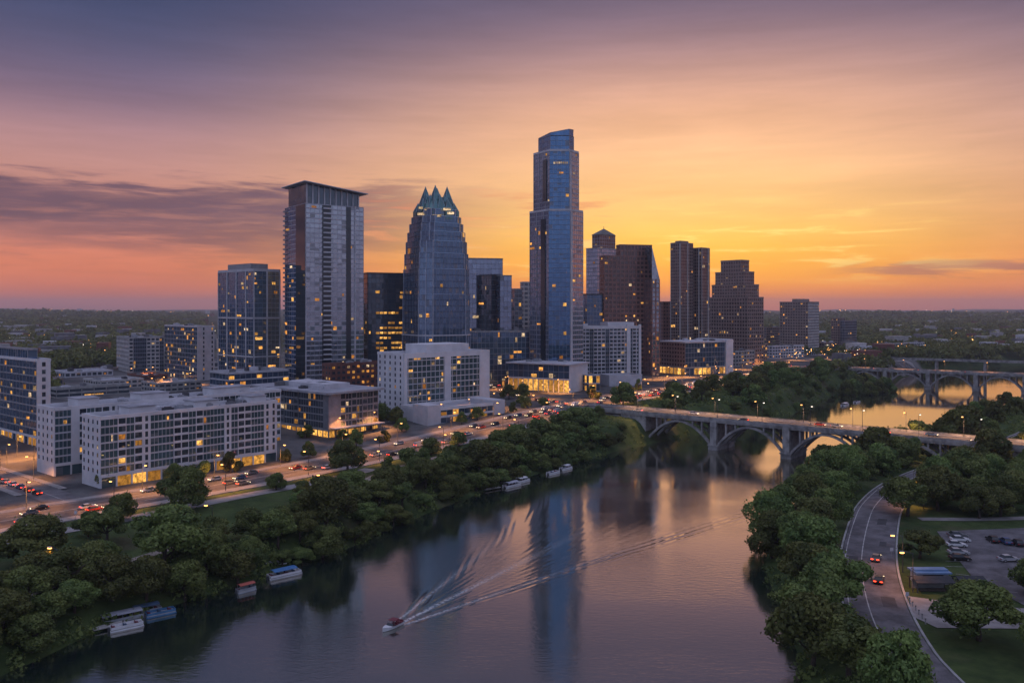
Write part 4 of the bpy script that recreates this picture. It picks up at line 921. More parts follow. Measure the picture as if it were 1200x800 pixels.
# ---------------------------------------------------------------- bridges
bconc = plain('bridge_concrete', (.31, .295, .285), .85, var=.5, scale=.3)
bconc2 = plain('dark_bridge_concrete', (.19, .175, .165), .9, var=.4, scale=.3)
def bridge(name, label, A, Dv, w, zd, s0, s1, piers, abut, rise, nlamp=0, road=asph, bconc=bconc):
    D = Vector(Dv).normalized(); Nn = Vector((D.y, -D.x)); A = Vector(A)
    r = empty(name, (*(A+D*piers[0]), 0), label=label, cat='bridge')
    def P(s, o, z): q = A+D*s+Nn*o; return Vector((q.x, q.y, z))
    def zz(s): return zd-1.2*max(0, min(1, -s/40))
    def slab(nm, mat, o0, o1, h0, h1, sa=s0, sb=s1, step=8):
        mb = MB(); s = sa
        while s < sb-.01:
            t = min(sb, s+step); a, b, c, d = P(s, o0, zz(s)+h0), P(t, o0, zz(t)+h0), P(t, o1, zz(t)+h0), P(s, o1, zz(s)+h0); u = Vector((0, 0, h1-h0))
            for q in ((d, c, b, a), (a+u, b+u, c+u, d+u), (a, b, b+u, a+u), (c, d, d+u, c+u)): mb.face(q)
            s = t
        mb.face([P(sa, o0, zz(sa)+h0), P(sa, o0, zz(sa)+h1), P(sa, o1, zz(sa)+h1), P(sa, o1, zz(sa)+h0)]); mb.face([P(sb, o0, zz(sb)+h0), P(sb, o1, zz(sb)+h0), P(sb, o1, zz(sb)+h1), P(sb, o0, zz(sb)+h1)])
        return mb.build(nm, mat, r)
    h = w/2
    slab('deck', bconc, -h, h, -1.5, -.05)
    rd = slab('road_surface', road, -h+2.2, h-2.2, -.045, .02)
    for o in (-h+1.15, h-1.15): slab('pavement', pave, o-1.0, o+1.0, -.045, .17)
    for o in (-.25, .25): slab('road_marking', paint, o-.1, o+.1, .021, .028).parent = rd
    for o in (rd,):
        for ch in list(r.children):
            if ch.name.startswith('road_marking'): ch.parent = rd
    for ch in rd.children: ch.location = (0, 0, 0)
    for o in (-h, h): slab('parapet', bconc, o-.18, o+.18, -.6, 1.1); slab('rail', dgrey, o-.08, o+.08, 1.25, 1.36)
    zsp = 2.4; ps = [abut[0]]+list(piers)+[abut[1]]
    for s in piers:
        mb = MB(); o = P(s, 0, 0); rz = math.atan2(D.y, D.x)
        mb.cbox((o.x, o.y, -3.5), 5.2, w+1.5, 5.6, rz); mb.cbox((o.x, o.y, 2.1), 6.0, w+2.2, .6, rz)
        mb.cbox((o.x, o.y, 2.7), 3.0, w-.6, zz(s)-1.55-2.7, rz)
        for q in (-h+.2, h-.2):
            e = P(s, q, 0); mb.cbox((e.x, e.y, 2.7), 3.4, 1.2, zz(s)-1.5-2.7+.9, rz)
        mb.build('pier', bconc, r)
    for k in range(len(ps)-1):
        a, b = ps[k]+1.6, ps[k+1]-1.6; L = b-a; crown = zd-2.1
        n = 20
        for o in (-h+1.0, 0, h-1.0):
            mb = MB(); pr = None
            for j in range(n+1):
                u = j/n; s = a+L*u; q = 1-(2*u-1)**2; z = zsp+.4+(crown-zsp-.4)*q; th = .85+.75*(1-q)
                row = [P(s, o-.75, z-th), P(s, o+.75, z-th), P(s, o+.75, z+.25), P(s, o-.75, z+.25)]
                if pr:
                    for c in range(4): mb.face([pr[c], row[c], row[(c+1) % 4], pr[(c+1) % 4]])
                pr = row
            mb.build('arch_rib', bconc, r)
        for j in range(1, 7):
            u = j/7; q = 1-(2*u-1)**2; z = zsp+.4+(crown-zsp-.4)*q
            if zd-1.5-z < 1.6: continue
            mb = MB()
            for o in (-h+1.0, 0, h-1.0): e = P(a+L*u, o, 0); mb.cbox((e.x, e.y, z), .8, 1.0, zd-1.5-z-.01, math.atan2(D.y, D.x))
            e0 = P(a+L*u, 0, 0); mb.cbox((e0.x, e0.y, zd-2.1), .7, w-1.4, .58, math.atan2(D.y, D.x))
            mb.build('spandrel_column', bconc, r)
    for s, sg in ((abut[0], -1), (abut[1], 1)):
        mb = MB(); L = 16; c = P(s+sg*L/2, 0, 0); mb.cbox((c.x, c.y, -3), L, w-1, zz(s)-1.55+3, math.atan2(D.y, D.x)); mb.build('abutment', bconc, r)
        e = s0 if sg < 0 else s1; c = P((s+sg*L+e)/2, 0, 0)
        if abs(e-s-sg*L) > 4: mb = MB(); mb.cbox((c.x, c.y, -1), abs(e-s-sg*L)-2, w-2, zz(e)-1.6+1, math.atan2(D.y, D.x)); mb.build('approach_wall', bconc, r)
    return r, P
BR1, BP1 = bridge('arch_bridge', 'concrete open-spandrel arch bridge carrying a road over the river, the nearer of two', (57, 487), (.76, -.65), 18, 15.5, -28, 290, (68, 106.4, 144), (27.5, 181), 0)
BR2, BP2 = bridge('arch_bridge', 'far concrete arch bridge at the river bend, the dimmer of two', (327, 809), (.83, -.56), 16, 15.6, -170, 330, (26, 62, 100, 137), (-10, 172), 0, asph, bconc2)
mb = MB(); 
BR3 = empty('girder_bridge', (430, 868, 0), label='flat pale road viaduct far behind the two arch bridges', cat='bridge')
mb.box((380, 905, 19), (340, -210, 0), (10, 16, 0), (0, 0, 1.6)); mb.build('deck', bconc, BR3)
for k in range(9): mb = MB(); mb.cbox((400+k*37, 901-k*23, -3), 2.5, 12, 22, -.55); mb.build('pier', bconc, BR3)
mb = MB(); mb.box((380, 904.8, 20.6), (340, -210, 0), (.2, .3, 0), (0, 0, 1.0)); mb.build('parapet', bconc, BR3)
# ---------------------------------------------------------------- trees
bark = plain('bark', (.075, .055, .042), .95, var=.35, scale=1.5)
def m_leaf(name, c0, c1):
    m, t, o = newmat(name); at = t.nodes.new('ShaderNodeAttribute'); at.attribute_name = 'tint'; oi = t.nodes.new('ShaderNodeObjectInfo')
    c = mixc(at.outputs['Fac'], c0, c1, t); hs = t.nodes.new('ShaderNodeHueSaturation'); put(t, hs.inputs['Hue'], M('MULTIPLY_ADD', oi.outputs['Random'], .060, .440, tree=t))
    put(t, hs.inputs['Value'], M('MULTIPLY_ADD', oi.outputs['Random'], .75, .72, tree=t)); put(t, hs.inputs['Color'], c)
    d = t.nodes.new('ShaderNodeBsdfPrincipled'); put(t, d.inputs['Base Color'], hs.outputs[0]); d.inputs['Roughness'].default_value = .6; d.inputs['Specular IOR Level'].default_value = .25
    tr = t.nodes.new('ShaderNodeBsdfTranslucent'); put(t, tr.inputs[0], hs.outputs[0]); mx = t.nodes.new('ShaderNodeMixShader'); mx.inputs[0].default_value = .3
    t.links.new(d.outputs[0], mx.inputs[1]); t.links.new(tr.outputs[0], mx.inputs[2]); t.links.new(mx.outputs[0], o.inputs[0]); return m
leafm = m_leaf('foliage', (.048, .090, .028), (.185, .250, .066))
def leaf_mesh(name, pos, nor, size, tint, mats, rng, aspect=.62):
    n = len(pos); a = np.cross(nor, rng.normal(size=(n, 3))); a /= np.linalg.norm(a, axis=1)[:, None]+1e-9; b = np.cross(nor, a); b /= np.linalg.norm(b, axis=1)[:, None]+1e-9
    s = size[:, None]; droop = nor*s*.25
    v = np.stack([pos-a*s-droop, pos-b*s*aspect+droop*.2, pos+a*s-droop, pos+b*s*aspect+droop*.2], 1).reshape(-1, 3).astype(np.float32)
    me = bpy.data.meshes.new(name); me.vertices.add(4*n); me.vertices.foreach_set('co', v.ravel()); me.loops.add(4*n); me.loops.foreach_set('vertex_index', np.arange(4*n, dtype=np.int32))
    me.polygons.add(n); me.polygons.foreach_set('loop_start', np.arange(0, 4*n, 4, dtype=np.int32)); me.update(calc_edges=True)
    at = me.attributes.new('tint', 'FLOAT', 'FACE'); at.data.foreach_set('value', tint.astype(np.float32))
    for m in mats: me.materials.append(m)
    return me
def lobes(rng, n, lowz=.45):
    L = []
    for i in range(n):
        t = rng.uniform(0, 2*np.pi); z = rng.uniform(0, 1)**.8; rho = .80*np.sqrt(max(0, 1-(z*.95)**2))*rng.uniform(.45, 1.0)
        L.append((rho*np.cos(t), rho*np.sin(t), lowz+z*(1.68-lowz), rng.uniform(.22, .40)))
    return np.array(L)
def crown_mesh(seed, n, nl, leaf, lowz=.45):
    rng = np.random.default_rng(seed); L = lobes(rng, nl, lowz); k = rng.choice(nl, n*2, p=L[:, 3]**2/np.sum(L[:, 3]**2))
    d = rng.normal(size=(n*2, 3)); d[:, 2] += .25; d /= np.linalg.norm(d, axis=1)[:, None]
    rr = L[k, 3]*(.72+.34*rng.random(n*2)**.7); p = L[k, :3]+d*rr[:, None]*np.array([1, 1, .85])
    dist = np.linalg.norm(p[:, None, :]-L[None, :, :3], axis=2)/L[None, :, 3]; inside = np.min(dist, axis=1) < .66
    p, d, k = p[~inside][:n], d[~inside][:n], k[~inside][:n]
    loose = rng.random(len(p)) < .06; p[loose] += d[loose]*rng.uniform(.02, .14, (loose.sum(), 1))
    tl = rng.random(nl); tint = np.clip(tl[k]*.6+rng.random(len(p))*.4, 0, 1)
    nor = d+rng.normal(size=p.shape)*.55; nor /= np.linalg.norm(nor, axis=1)[:, None]
    return leaf_mesh('crown', p, nor, leaf*rng.uniform(.7, 1.3, len(p)), tint, [leafm], rng)
def trunk_mesh(seed):
    rr = random.Random(seed); mb = MB(); mb.tube([(0, 0, -.15), (.01, .01, .25), (rr.uniform(-.05, .05), rr.uniform(-.05, .05), .65), (rr.uniform(-.08, .08), rr.uniform(-.08, .08), 1.2)], .075, 8, r2=.025)
    for _ in range(5):
        a = rr.uniform(0, 6.28); z = rr.uniform(.4, .8); l = rr.uniform(.35, .6); mb.tube([(0, 0, z), (l*.5*math.cos(a), l*.5*math.sin(a), z+.18), (l*math.cos(a), l*math.sin(a), z+.5)], .035, 5, r2=.012)
    return mb.mesh('trunk', [bark], smooth=True)
CRN = [crown_mesh(50+k, 8500, (26, 34, 22, 40, 30, 24)[k], .050, (.42, .5, .35, .45, .38, .55)[k]) for k in range(6)]+[crown_mesh(150+k, 5200, (13, 16, 11)[k], .055, (.6, .7, .5)[k]) for k in range(3)]
CRM = [crown_mesh(90+k, 2600, (20, 26, 16, 30, 22)[k], .085, (.35, .42, .3, .4, .36)[k]) for k in range(5)]
TRK = [trunk_mesh(k) for k in range(4)]
TREES = []; NT = [0]
AVF, RRF, CRF, SDF_, BRF = chain(AVE, 3), chain(RR, 3), chain(CROSS, 3), chain(SIDE, 3), np.array([tuple(BP1(s, 0, 0))[:2] for s in range(-30, 300, 3)]+[tuple(BP2(s, 0, 0))[:2] for s in range(-170, 330, 3)])
def dmin(P, x, y): return float(np.sqrt(np.min((P[:, 0]-x)**2+(P[:, 1]-y)**2)))
def tree(x, y, r, h, label, group=None, z=None, name='broadleaf_tree', near=None):
    zb = tz(x, y)-.2 if z is None else z; near = (y < 330) if near is None else near
    o = empty(name, (x, y, zb), rnd.uniform(0, 6.28), label=label, cat='tree', group=group); o.scale = (r, r, h/2)
    for nm, me in (('trunk', rnd.choice(TRK)), ('crown', rnd.choice(CRN if near else CRM))):
        c = bpy.data.objects.new(nm, me); C.objects.link(c); c.parent = o
    TREES.append((x, y, r)); NT[0] += 1; return o
FEET = []
for o in list(C.objects):
    if o.get('category') in ('building', 'tower', 'garage'):
        for ch in o.children:
            if ch.name.startswith('glazing'):
                vs = np.array([v.co[:] for v in ch.data.vertices]); FEET.append((vs[:, 0].min()+o.location.x, vs[:, 0].max()+o.location.x, vs[:, 1].min()+o.location.y, vs[:, 1].max()+o.location.y, o.location.x, o.location.y, o))
def clear(x, y, r, k=.72, rd=1.0):
    if any((x-a)**2+(y-b)**2 < (k*(r+c))**2 for a, b, c in TREES): return False
    if dmin(AVF, x, y) < 13+r*.55*rd or dmin(RRF, x, y) < 8.3+r*.5*rd or dmin(CRF, x, y) < 8+r*.5 or dmin(BRF, x, y) < 10+r*.5: return False
    if dmin(SDF_, x, y) < 10+r*.5: return False
    return True
def fill(n, box, rs, label, group, cond, k=.72, hk=(1.55, 2.0), tries=4000, near=None):
    nm = 'shrub' if rs[1] <= 5.01 and 'water' in label or 'shrub' in label else ('small_tree' if rs[1] < 5 else 'broadleaf_tree')
    c = 0
    for _ in range(tries):
        if c >= n: break
        x, y = rnd.uniform(box[0], box[1]), rnd.uniform(box[2], box[3]); r = rnd.uniform(*rs)
        if not cond(x, y) or not clear(x, y, r, k): continue
        tree(x, y, r, r*rnd.uniform(*hk), label, group, near=near, name=nm); c += 1
    return c
def sd(x, y): return float(sdf(np.array([x]), np.array([y]))[0])
# trees one can point at
for x, y, r, h, lab in ((-88, 216, 11, 17, 'biggest round tree at the water between the moored boats'), (-57, 262, 10, 16, 'tall dense tree at the waterside below the small park lawn'), (-109, 281, 9.5, 15, 'broad dark tree beside the avenue opposite the white apartment complex'),
                        (-66, 342, 9, 14, 'wide dark tree by the avenue opposite the overhanging roof block'), (-114, 240, 7, 11, 'rounded tree beside the frontage path above the grey barge'), (-122, 220, 10, 14, 'broad dark tree near the frame edge above the water trail'),
                        (-97, 248, 6, 10, 'yellow-green leafy tree at the end of the small park lawn'),
                        (93, 170, 8.4, 13, 'lone full round tree beside the pale plaza path'), (126, 272, 9.2, 13, 'wide spreading tree at the head of the curved road'), (108, 226, 6.6, 8, 'low spreading tree in front of the parked cars beside the curved road'),
                        (134, 205, 8, 12, 'tree at the edge of the car park cut by the frame edge'), (101, 158, 7, 12, 'dark tree on the corner lawn below the lone round tree'), (71, 187, 8.5, 14, 'big pale green tree at the water beside the curved road, nearest bend'),
                        (76, 216, 9.4, 15, 'tallest tree at the waterside opposite the two driving cars'), (62, 157, 8, 12, 'bushy tree by the curved road at the lower frame edge'), (62.5, 138, 6.5, 15, 'round leafy tree rising over the near end of the curved road'), (112, 176, 6.5, 10, 'smaller round tree right behind the lone full tree'.replace(' right', '')), (122, 196, 7, 11, 'tree shading the near corner of the car park'), (85, 243, 8.5, 13, 'round tree at the waterside leaning over the curved road')):
    tree(x, y, r, h, lab, near=True)
cityb = lambda x, y: bool(cityside(x, y))
lawn = lambda x, y: (x+88)**2+(y-262)**2 > 21**2 and (x+58)**2+(y-318)**2 > 16**2 and (x+100)**2+(y-228)**2 > 7**2
fill(16, (-140, 60, 150, 470), (3.0, 5.0), 'low bushy tree overhanging the water along the city-side bank before the bridge', 'waterside bushes before the bridge', lambda x, y: cityb(x, y) and .5 < sd(x, y) < 5, .55, (1.1, 1.5))
fill(46, (-140, -30, 140, 290), (5.0, 7.5), 'leafy tree in the near part of the dense city-side bank by the moored boats', 'near city-side bank trees', lambda x, y: cityb(x, y) and 1.5 < sd(x, y) < 24 and lawn(x, y), .5, (1.35, 1.7))
fill(40, (-140, 40, 240, 470), (5.5, 8.0), 'leafy tree in the dense row along the city-side bank before the bridge', 'city-side bank trees before the bridge', lambda x, y: cityb(x, y) and 2.5 < sd(x, y) < 24 and lawn(x, y), .62, (1.3, 1.65))
fill(14, (-200, 60, 150, 500), (3.5, 5.2), 'tree standing on the green strip between riverside trail and avenue', 'trees between trail and avenue', lambda x, y: cityb(x, y) and 24 <= sd(x, y) < 75 and np.interp(y, AVF[:, 1], AVF[:, 0]) < x and lawn(x, y), .85)
fill(12, (120, 380, 500, 800), (3.4, 4.8), 'low waterside tree between the two arch bridges on the city side', 'waterside trees between the bridges', lambda x, y: cityb(x, y) and .5 < sd(x, y) < 8, .6, (1.2, 1.6))
fill(36, (60, 380, 480, 800), (6.0, 8.5), 'tree in the wooded bank between the two arch bridges on the city side', 'city-side bank trees between the bridges', lambda x, y: cityb(x, y) and 7 < sd(x, y) < 62 and np.interp(y, AVF[:, 1], AVF[:, 0]) < x, .60)
fill(18, (40, 140, 130, 345), (6.5, 9.0), 'leafy tree between the water and the curved road on the park side', 'park-side trees between water and curved road', lambda x, y: not cityb(x, y) and 1.5 < sd(x, y) and x < np.interp(y, RRF[:, 1], RRF[:, 0]), .55)
lotb = lambda x, y: not (80 < x < 205 and 150 < y < 266)
fill(64, (104, 330, 262, 420), (6.0, 9.5), 'tree in the thick wood between curved road and the arch bridge', 'park-side wood before the bridge', lambda x, y: not cityb(x, y) and sd(x, y) > 2 and lotb(x, y) and x < .72*y, .60)
fill(34, (200, 520, 395, 780), (5.5, 7.5), 'tree in the wood beyond the arch bridge on the park side', 'park-side wood beyond the bridge', lambda x, y: not cityb(x, y) and 2 < sd(x, y) < 130 and x < .70*y, .62)
def street_trees():
    T = offs(chain(AVE, 13), -18.5)
    for x, y in T:
        if 250 < y < 620 and rnd.random() < .5:
            if any(a-3 < x < b_+3 and c-3 < y < d-3 and False for a, b_, c, d, *_ in FEET): continue
            if dmin(CRF, x, y) < 12 or dmin(SDF_, x, y) < 11 or dmin(BRF, x, y) < 12 or any((x-a)**2+(y-b_)**2 < 36 for a, b_, _ in TREES): continue
            tree(x+rnd.uniform(-2, 2), y+rnd.uniform(-2, 2), rnd.uniform(2.6, 4.2), rnd.uniform(6, 9), 'small street tree on the built-up side of the avenue', 'street trees along the avenue', name='small_tree')
for q_ in ((283, 722), (296, 736), (308, 748), (320, 757), (332, 762), (300, 716), (316, 735), (330, 747)):
    tree(q_[0], q_[1], 7, 15, 'dark tree hiding the approach of the far arch bridge', 'trees before the far bridge approach', near=False)
street_trees()
fill(10, (25, 95, 410, 500), (2.6, 4.2), 'shrubby small tree on the slope beside the bridge abutment', 'abutment slope shrubs', lambda x, y: cityb(x, y) and sd(x, y) > 1 and np.interp(y, AVF[:, 1], AVF[:, 0]) < x, .5, (1.2, 1.6))
fill(18, (-150, 40, 330, 640), (2.8, 4.6), 'small tree planted in the paved gaps between the riverside city blocks', 'trees between the city blocks', lambda x, y: avside(x, y) > .9 and not any(math.hypot(x-f[4], y-f[5]) < .62*max(f[1]-f[0], f[3]-f[2]) for f in FEET), 1.1)
for x, y, r, h, lab in ((-2, 548, 6, 10, 'dark tree before the lit pavilion, beside the cross street'), (7, 562, 5.5, 10, 'second dark tree before the lit pavilion'), (-22, 520, 5, 9, 'tree at the end of the white hotel podium'), (52, 548, 5, 9, 'tree beside the pavilion annexe'),
                        (-152, 318, 4, 7, 'tree at the street corner by the white complex'), (-128, 323, 4, 8, 'tree before the lit shops of the white complex'), (-113, 343, 4.5, 9, 'larger tree before the lit shops of the white complex'), (-62, 455, 5, 10, 'tree between overhanging roof block and hotel podium'), (-72, 470, 5, 9, 'tree in the gap behind the overhanging roof block'),
                        (-190, 300, 7, 11, 'dark tree across the side street from the white complex'), (-205, 318, 7, 11, 'second dark tree across the side street'), (-176, 276, 6, 9, 'bush-like tree where side street meets avenue')):
    tree(x, y, r, h, lab)
print('TREES', NT[0])
def woods():
    rng = np.random.default_rng(5); P = []
    X = rng.uniform(-1, 1, 42000); Yd = 560*np.exp(rng.random(42000)*2.15); 
    x = X*Yd*.72; y = Yd
    ok = sdf(x, y) > 4; px = 600+1000*x/y
    city = cityside(x, y)
    ok &= ~(city & (avside(x, y) > .3) & (y < 1000) & (px > 215)); ok &= ~(city & (y < 790) & (px > 60) & (px < 1100)); ok &= ~(city & (px > 240) & (px < 870))
    ok &= ~(~city & (y < 760) & (px < 1290))
    ok &= ~((px > 880) & (px < 1010) & (y > 900) & (y < 1300) & (rng.random(len(x)) < .6))
    x, y = x[ok], y[ok]
    keep = np.ones(len(x), bool)
    for P_ in (AVF, BRF): 
        for i in range(0, len(P_), 2): keep &= (x-P_[i, 0])**2+(y-P_[i, 1])**2 > 17**2
    for a, b_, c, d, *_ in FEET: keep &= ~((x > a-6) & (x < b_+6) & (y > c-9) & (y < d+4))
    x, y = x[keep][:15000], y[keep][:15000]
    n = len(x); z = terr(x, y); r = rng.uniform(5, 9, n)*(1+np.clip((y-1200)/3000, 0, 1)); K = np.where(y < 1400, 46, 20)
    idx = np.repeat(np.arange(n), K); m = len(idx); d = rng.normal(size=(m, 3)); d[:, 2] = np.abs(d[:, 2])*1.1; d /= np.linalg.norm(d, axis=1)[:, None]
    lob = rng.normal(size=(m, 3))*.16; pos = np.stack([x[idx], y[idx], z[idx]+r[idx]*.45], 1)+(d*np.array([1, 1, .95])*rng.uniform(.72, 1.05, m)[:, None]+lob)*r[idx][:, None]
    nor = d+rng.normal(size=d.shape)*.4; nor /= np.linalg.norm(nor, axis=1)[:, None]
    tint = np.clip(rng.random(n)[idx]*.65+rng.random(m)*.35, 0, 1); size = r[idx]*np.where(K[idx] > 30, .24, .40)*rng.uniform(.7, 1.3, m)
    me = leaf_mesh('distant_woods', pos, nor, size, tint, [leafm], rng, .75)
    o = bpy.data.objects.new('distant_woods', me); C.objects.link(o); tag(o, 'dark far woods spreading over the plain to the hills', 'woods', kind='stuff'); return n
woods()

def undergrowth():
    """bushes and scrub that close the gaps under and between the bank trees"""
    rng = np.random.default_rng(9); n0 = 30000; x = rng.uniform(-210, 520, n0); y = rng.uniform(140, 800, n0); d = sdf(x, y); cs = cityside(x, y)
    ok = (d > .6) & (d < np.where(y < 420, 26, 66)) & (np.abs(x) < .75*y)
    ok &= np.where(cs, np.interp(y, AVF[:, 1], AVF[:, 0]) < x-4, True) & ~((x > 80) & (x < 205) & (y > 150) & (y < 268) & ~cs) & ~(~cs & (y < 300) & (x > np.interp(y, RRF[:, 1], RRF[:, 0])))
    ok &= ~((x+88)**2+(y-262)**2 < 19**2) & ~((x+58)**2+(y-318)**2 < 15**2)
    x, y, d = x[ok], y[ok], d[ok]; keep = np.ones(len(x), bool)
    TR = chain([(-135, 130), (-114, 192), (-99, 225), (-87, 249), (-76, 266), (-60, 310), (-50, 350), (-22, 393), (20, 440)], 2.5)
    for P_, m_ in ((AVF, 14), (RRF, 9.5), (CRF, 9), (TR, 4), (chain([(-240, 120), (-180, 200), (-123, 266), (-97, 299), (-72, 328), (-58, 352)], 3), 6)):
        for a, b in P_: keep &= (x-a)**2+(y-b)**2 > m_*m_
    for a, b in BRF: keep &= (x-a)**2+(y-b)**2 > 10**2
    x, y, d = x[keep][:6500], y[keep][:6500], d[keep][:6500]; n = len(x); z = terr(x, y); r = rng.uniform(.8, 2.3, n)*np.where(d < 4, 1.15, 1.0)
    K = 34; idx = np.repeat(np.arange(n), K); m = len(idx); v = rng.normal(size=(m, 3)); v[:, 2] = np.abs(v[:, 2]); v /= np.linalg.norm(v, axis=1)[:, None]
    pos = np.stack([x[idx], y[idx], z[idx]-.1], 1)+v*r[idx][:, None]*np.array([1, 1, .9])*rng.uniform(.6, 1.05, m)[:, None]
    nor = v+rng.normal(size=v.shape)*.5; nor /= np.linalg.norm(nor, axis=1)[:, None]
    me = leaf_mesh('bank_undergrowth', pos, nor, r[idx]*.2*rng.uniform(.7, 1.4, m), np.clip(rng.random(n)[idx]*.6+rng.random(m)*.4, 0, 1), [leafm], rng, .7)
    o = bpy.data.objects.new('bank_undergrowth', me); C.objects.link(o); tag(o, 'low scrub and bushes covering both river banks', 'undergrowth', kind='stuff'); return n
undergrowth()
# ---------------------------------------------------------------- street lamps
def lamp_proto(h=9.0, arm=2.2, col=lampm):
    r = empty('street_lamp'); m = MB(); m.tube([(0, 0, -.5), (0, 0, h)], .14, 6, r2=.08); m.build('pole', dgrey, r, local=True)
    m = MB(); m.tube([(0, 0, h-.1), (arm*.5, 0, h+.35), (arm, 0, h+.4)], .07, 5); m.build('arm', dgrey, r, local=True)
    m = MB(); m.box((arm-.15, -.28, h+.28), (1.0, 0, 0), (0, .56, 0), (0, 0, .2)); m.build('lamp_head', grey, r, local=True)
    m = MB(); m.box((arm-.05, -.26, h+.02), (.8, 0, 0), (0, .52, 0), (0, 0, .25)); m.build('lamp_glass', col, r, local=True); return r
LP, LPW = lamp_proto(), lamp_proto(10, 1.6, lampw); used = set()
LD = {}; BULBS = []
def light(key, power, col, size=.6):
    if key not in LD: l = bpy.data.lights.new(key, 'SPOT'); l.energy = power; l.color = col; l.shadow_soft_size = size; l.spot_size = 2.35; l.spot_blend = .7; LD[key] = l
    return LD[key]
def lamp(x, y, z, rz, label, group=None, proto=None, power=0, lcol=(1, .38, .10)):
    p = proto or LP
    if p not in used: used.add(p); o = p; o.location = (x, y, z); o.rotation_euler = (0, 0, rz); tag(o, label, 'street lamp', group)
    else: o = copy_tree(p, (x, y, z), rz); tag(o, label, 'street lamp', group); 
    if power: BULBS.append((o, power, lcol))
    return o
def along(P, off, every, y0, y1, label, group, power, start=0, proto=None, flip=0, keep=None, lcol=(1, .38, .10)):
    Q = offs(P, off); T = np.gradient(P, axis=0)
    for i in range(start, len(P), every):
        x, y = Q[i]
        if not (y0 < y < y1) or (keep and not keep(x, y)): continue
        a = math.atan2(T[i][1], T[i][0])+(math.pi/2 if off > 0 else -math.pi/2); lamp(x, y, tz(x, y)+.2, a, label, group, proto, power, lcol)
AV3 = chain(AVE, 3)
bare = LP
along(AV3, -12.2, 11, 180, 800, 'street lamp glowing orange on the built-up side of the avenue', 'avenue lamps on the built-up side', 26000, keep=lambda x, y: dmin(CRF, x, y) > 10)
along(AV3, 12.2, 13, 180, 800, 'street lamp glowing orange on the river side of the avenue', 'avenue lamps on the river side', 24000, start=5, keep=lambda x, y: dmin(BRF, x, y) > 14)
along(chain(CROSS, 3), 7.6, 12, 515, 760, 'street lamp on the cross street beside the lit pavilion', 'cross street lamps', 26000, start=3)
along(chain(SIDE, 3), 7.0, 12, 310, 440, 'street lamp on the side street by the white complex', 'side street lamps', 18000, start=4)
for i, s in enumerate(range(12, 240, 24)):
    for o, a in ((-8.4, 1), (8.4, -1)):
        q = BP1(s+(0 if o < 0 else 10), o, 15.55); D = Vector((.76, -.65)); rz = math.atan2(D.y, D.x)-a*math.pi/2
        lamp(q.x, q.y, q.z, rz, 'tall bridge lamp on the near parapet' if o > 0 else 'tall bridge lamp on the far parapet', 'lamps on the near parapet' if o > 0 else 'lamps on the far parapet', LPW if o > 0 else LP, 12000, (1, .5, .22))
for s in range(-130, 220, 34):
    q = BP2(s, -7.6, 15.65); lamp(q.x, q.y, q.z, math.atan2(-.63, .78)+math.pi/2-math.pi, 'small orange lamp on the far arch bridge', 'lamps on the far bridge', None, 9000)
lamp(98, 214, 6.1, math.pi, 'lit park lamp beside the curved road behind the kiosk', None, None, 2500); lamp(93.5, 199, 6.1, math.pi, 'lit park lamp on the kerb in front of the kiosk', None, None, 2500)
lamp(136, 282, 6.1, 2.5, 'bright orange lamp among trees at the head of the curved road', None, None, 9000)
along(chain([(-135, 130), (-114, 192), (-99, 225), (-87, 249), (-76, 266), (-60, 310), (-50, 350), (-22, 393), (20, 440)], 3), 2.6, 16, 200, 430, 'dim lamp beside the riverside trail', 'trail lamps', 500, start=8)
# warm street glow in the blocks behind (lamps stand between the buildings)
for px, Y, lab in ((150, 700, 'a'), (168, 690, 'b'), (182, 720, 'c'), (203, 640, 'd'), (225, 650, 'e'), (175, 600, 'f'), (190, 610, 'g'), (590, 610, 'h'), (620, 700, 'i'), (650, 590, 'j'), (765, 700, 'k'), (780, 720, 'l'), (800, 725, 'm'), (835, 730, 'n'), (870, 820, 'o'), (895, 900, 'p'), (915, 930, 'q'), (935, 960, 'r'), (960, 980, 's'), (990, 1000, 't'),
                   (335, 470, 'u'), (350, 455, 'v'), (395, 425, 'w'), (420, 432, 'x'), (440, 440, 'y'), (20, 380, 'z'), (40, 372, 'aa'), (8, 360, 'ab'), (520, 462, 'ac'), (550, 478, 'ad'), (575, 500, 'ae')):
    x = gx(px, Y); lamp(x, Y, tz(x, Y), rnd.uniform(0, 6.28), 'street lamp standing in the gaps between the city blocks', 'lamps between city blocks', None, 50000)
for o, power, lcol in BULBS:
    l = bpy.data.objects.new('bulb', light(f'bulb {power} {lcol}', power, lcol)); C.objects.link(l); l.parent = o; l.location = (2.4, 0, 8.7)
# ---------------------------------------------------------------- cars
rc = random.Random(4)
tyre = plain('tyre_rubber', (.02, .02, .02), .9); cglass = plain('car_glass', (.02, .025, .03), .08, var=.1); rimm = plain('alloy_rim', (.5, .5, .5), .35, .8)
PAINT = {n: plain(n+'_car_paint', c, .28, .15, var=.06, scale=.8) for n, c in (('white', (.75, .75, .75)), ('silver', (.45, .46, .48)), ('black', (.02, .02, .022)), ('red', (.35, .03, .025)), ('blue', (.05, .10, .22)), ('grey', (.16, .165, .17)))}
def prof(mb, pts, w, w2, m=0):
    """side outline extruded across the car; the upper points are narrower"""
    zt0 = max(p[1] for p in pts); L = [(x, -(w if z < .95 else w2)/2, z) for x, z in pts]; Rr = [(x, -y, z) for x, y, z in L]; n = len(pts)
    mb.face(L[::-1] if False else L, m); mb.face(Rr[::-1], m)
    for k in range(n): j = (k+1) % n; mb.face([L[j], L[k], Rr[k], Rr[j]], m)
BODY = [(-2.25, .35), (-2.3, .62), (-2.2, .90), (-1.5, .94), (1.0, .92), (1.9, .80), (2.25, .62), (2.28, .35)]
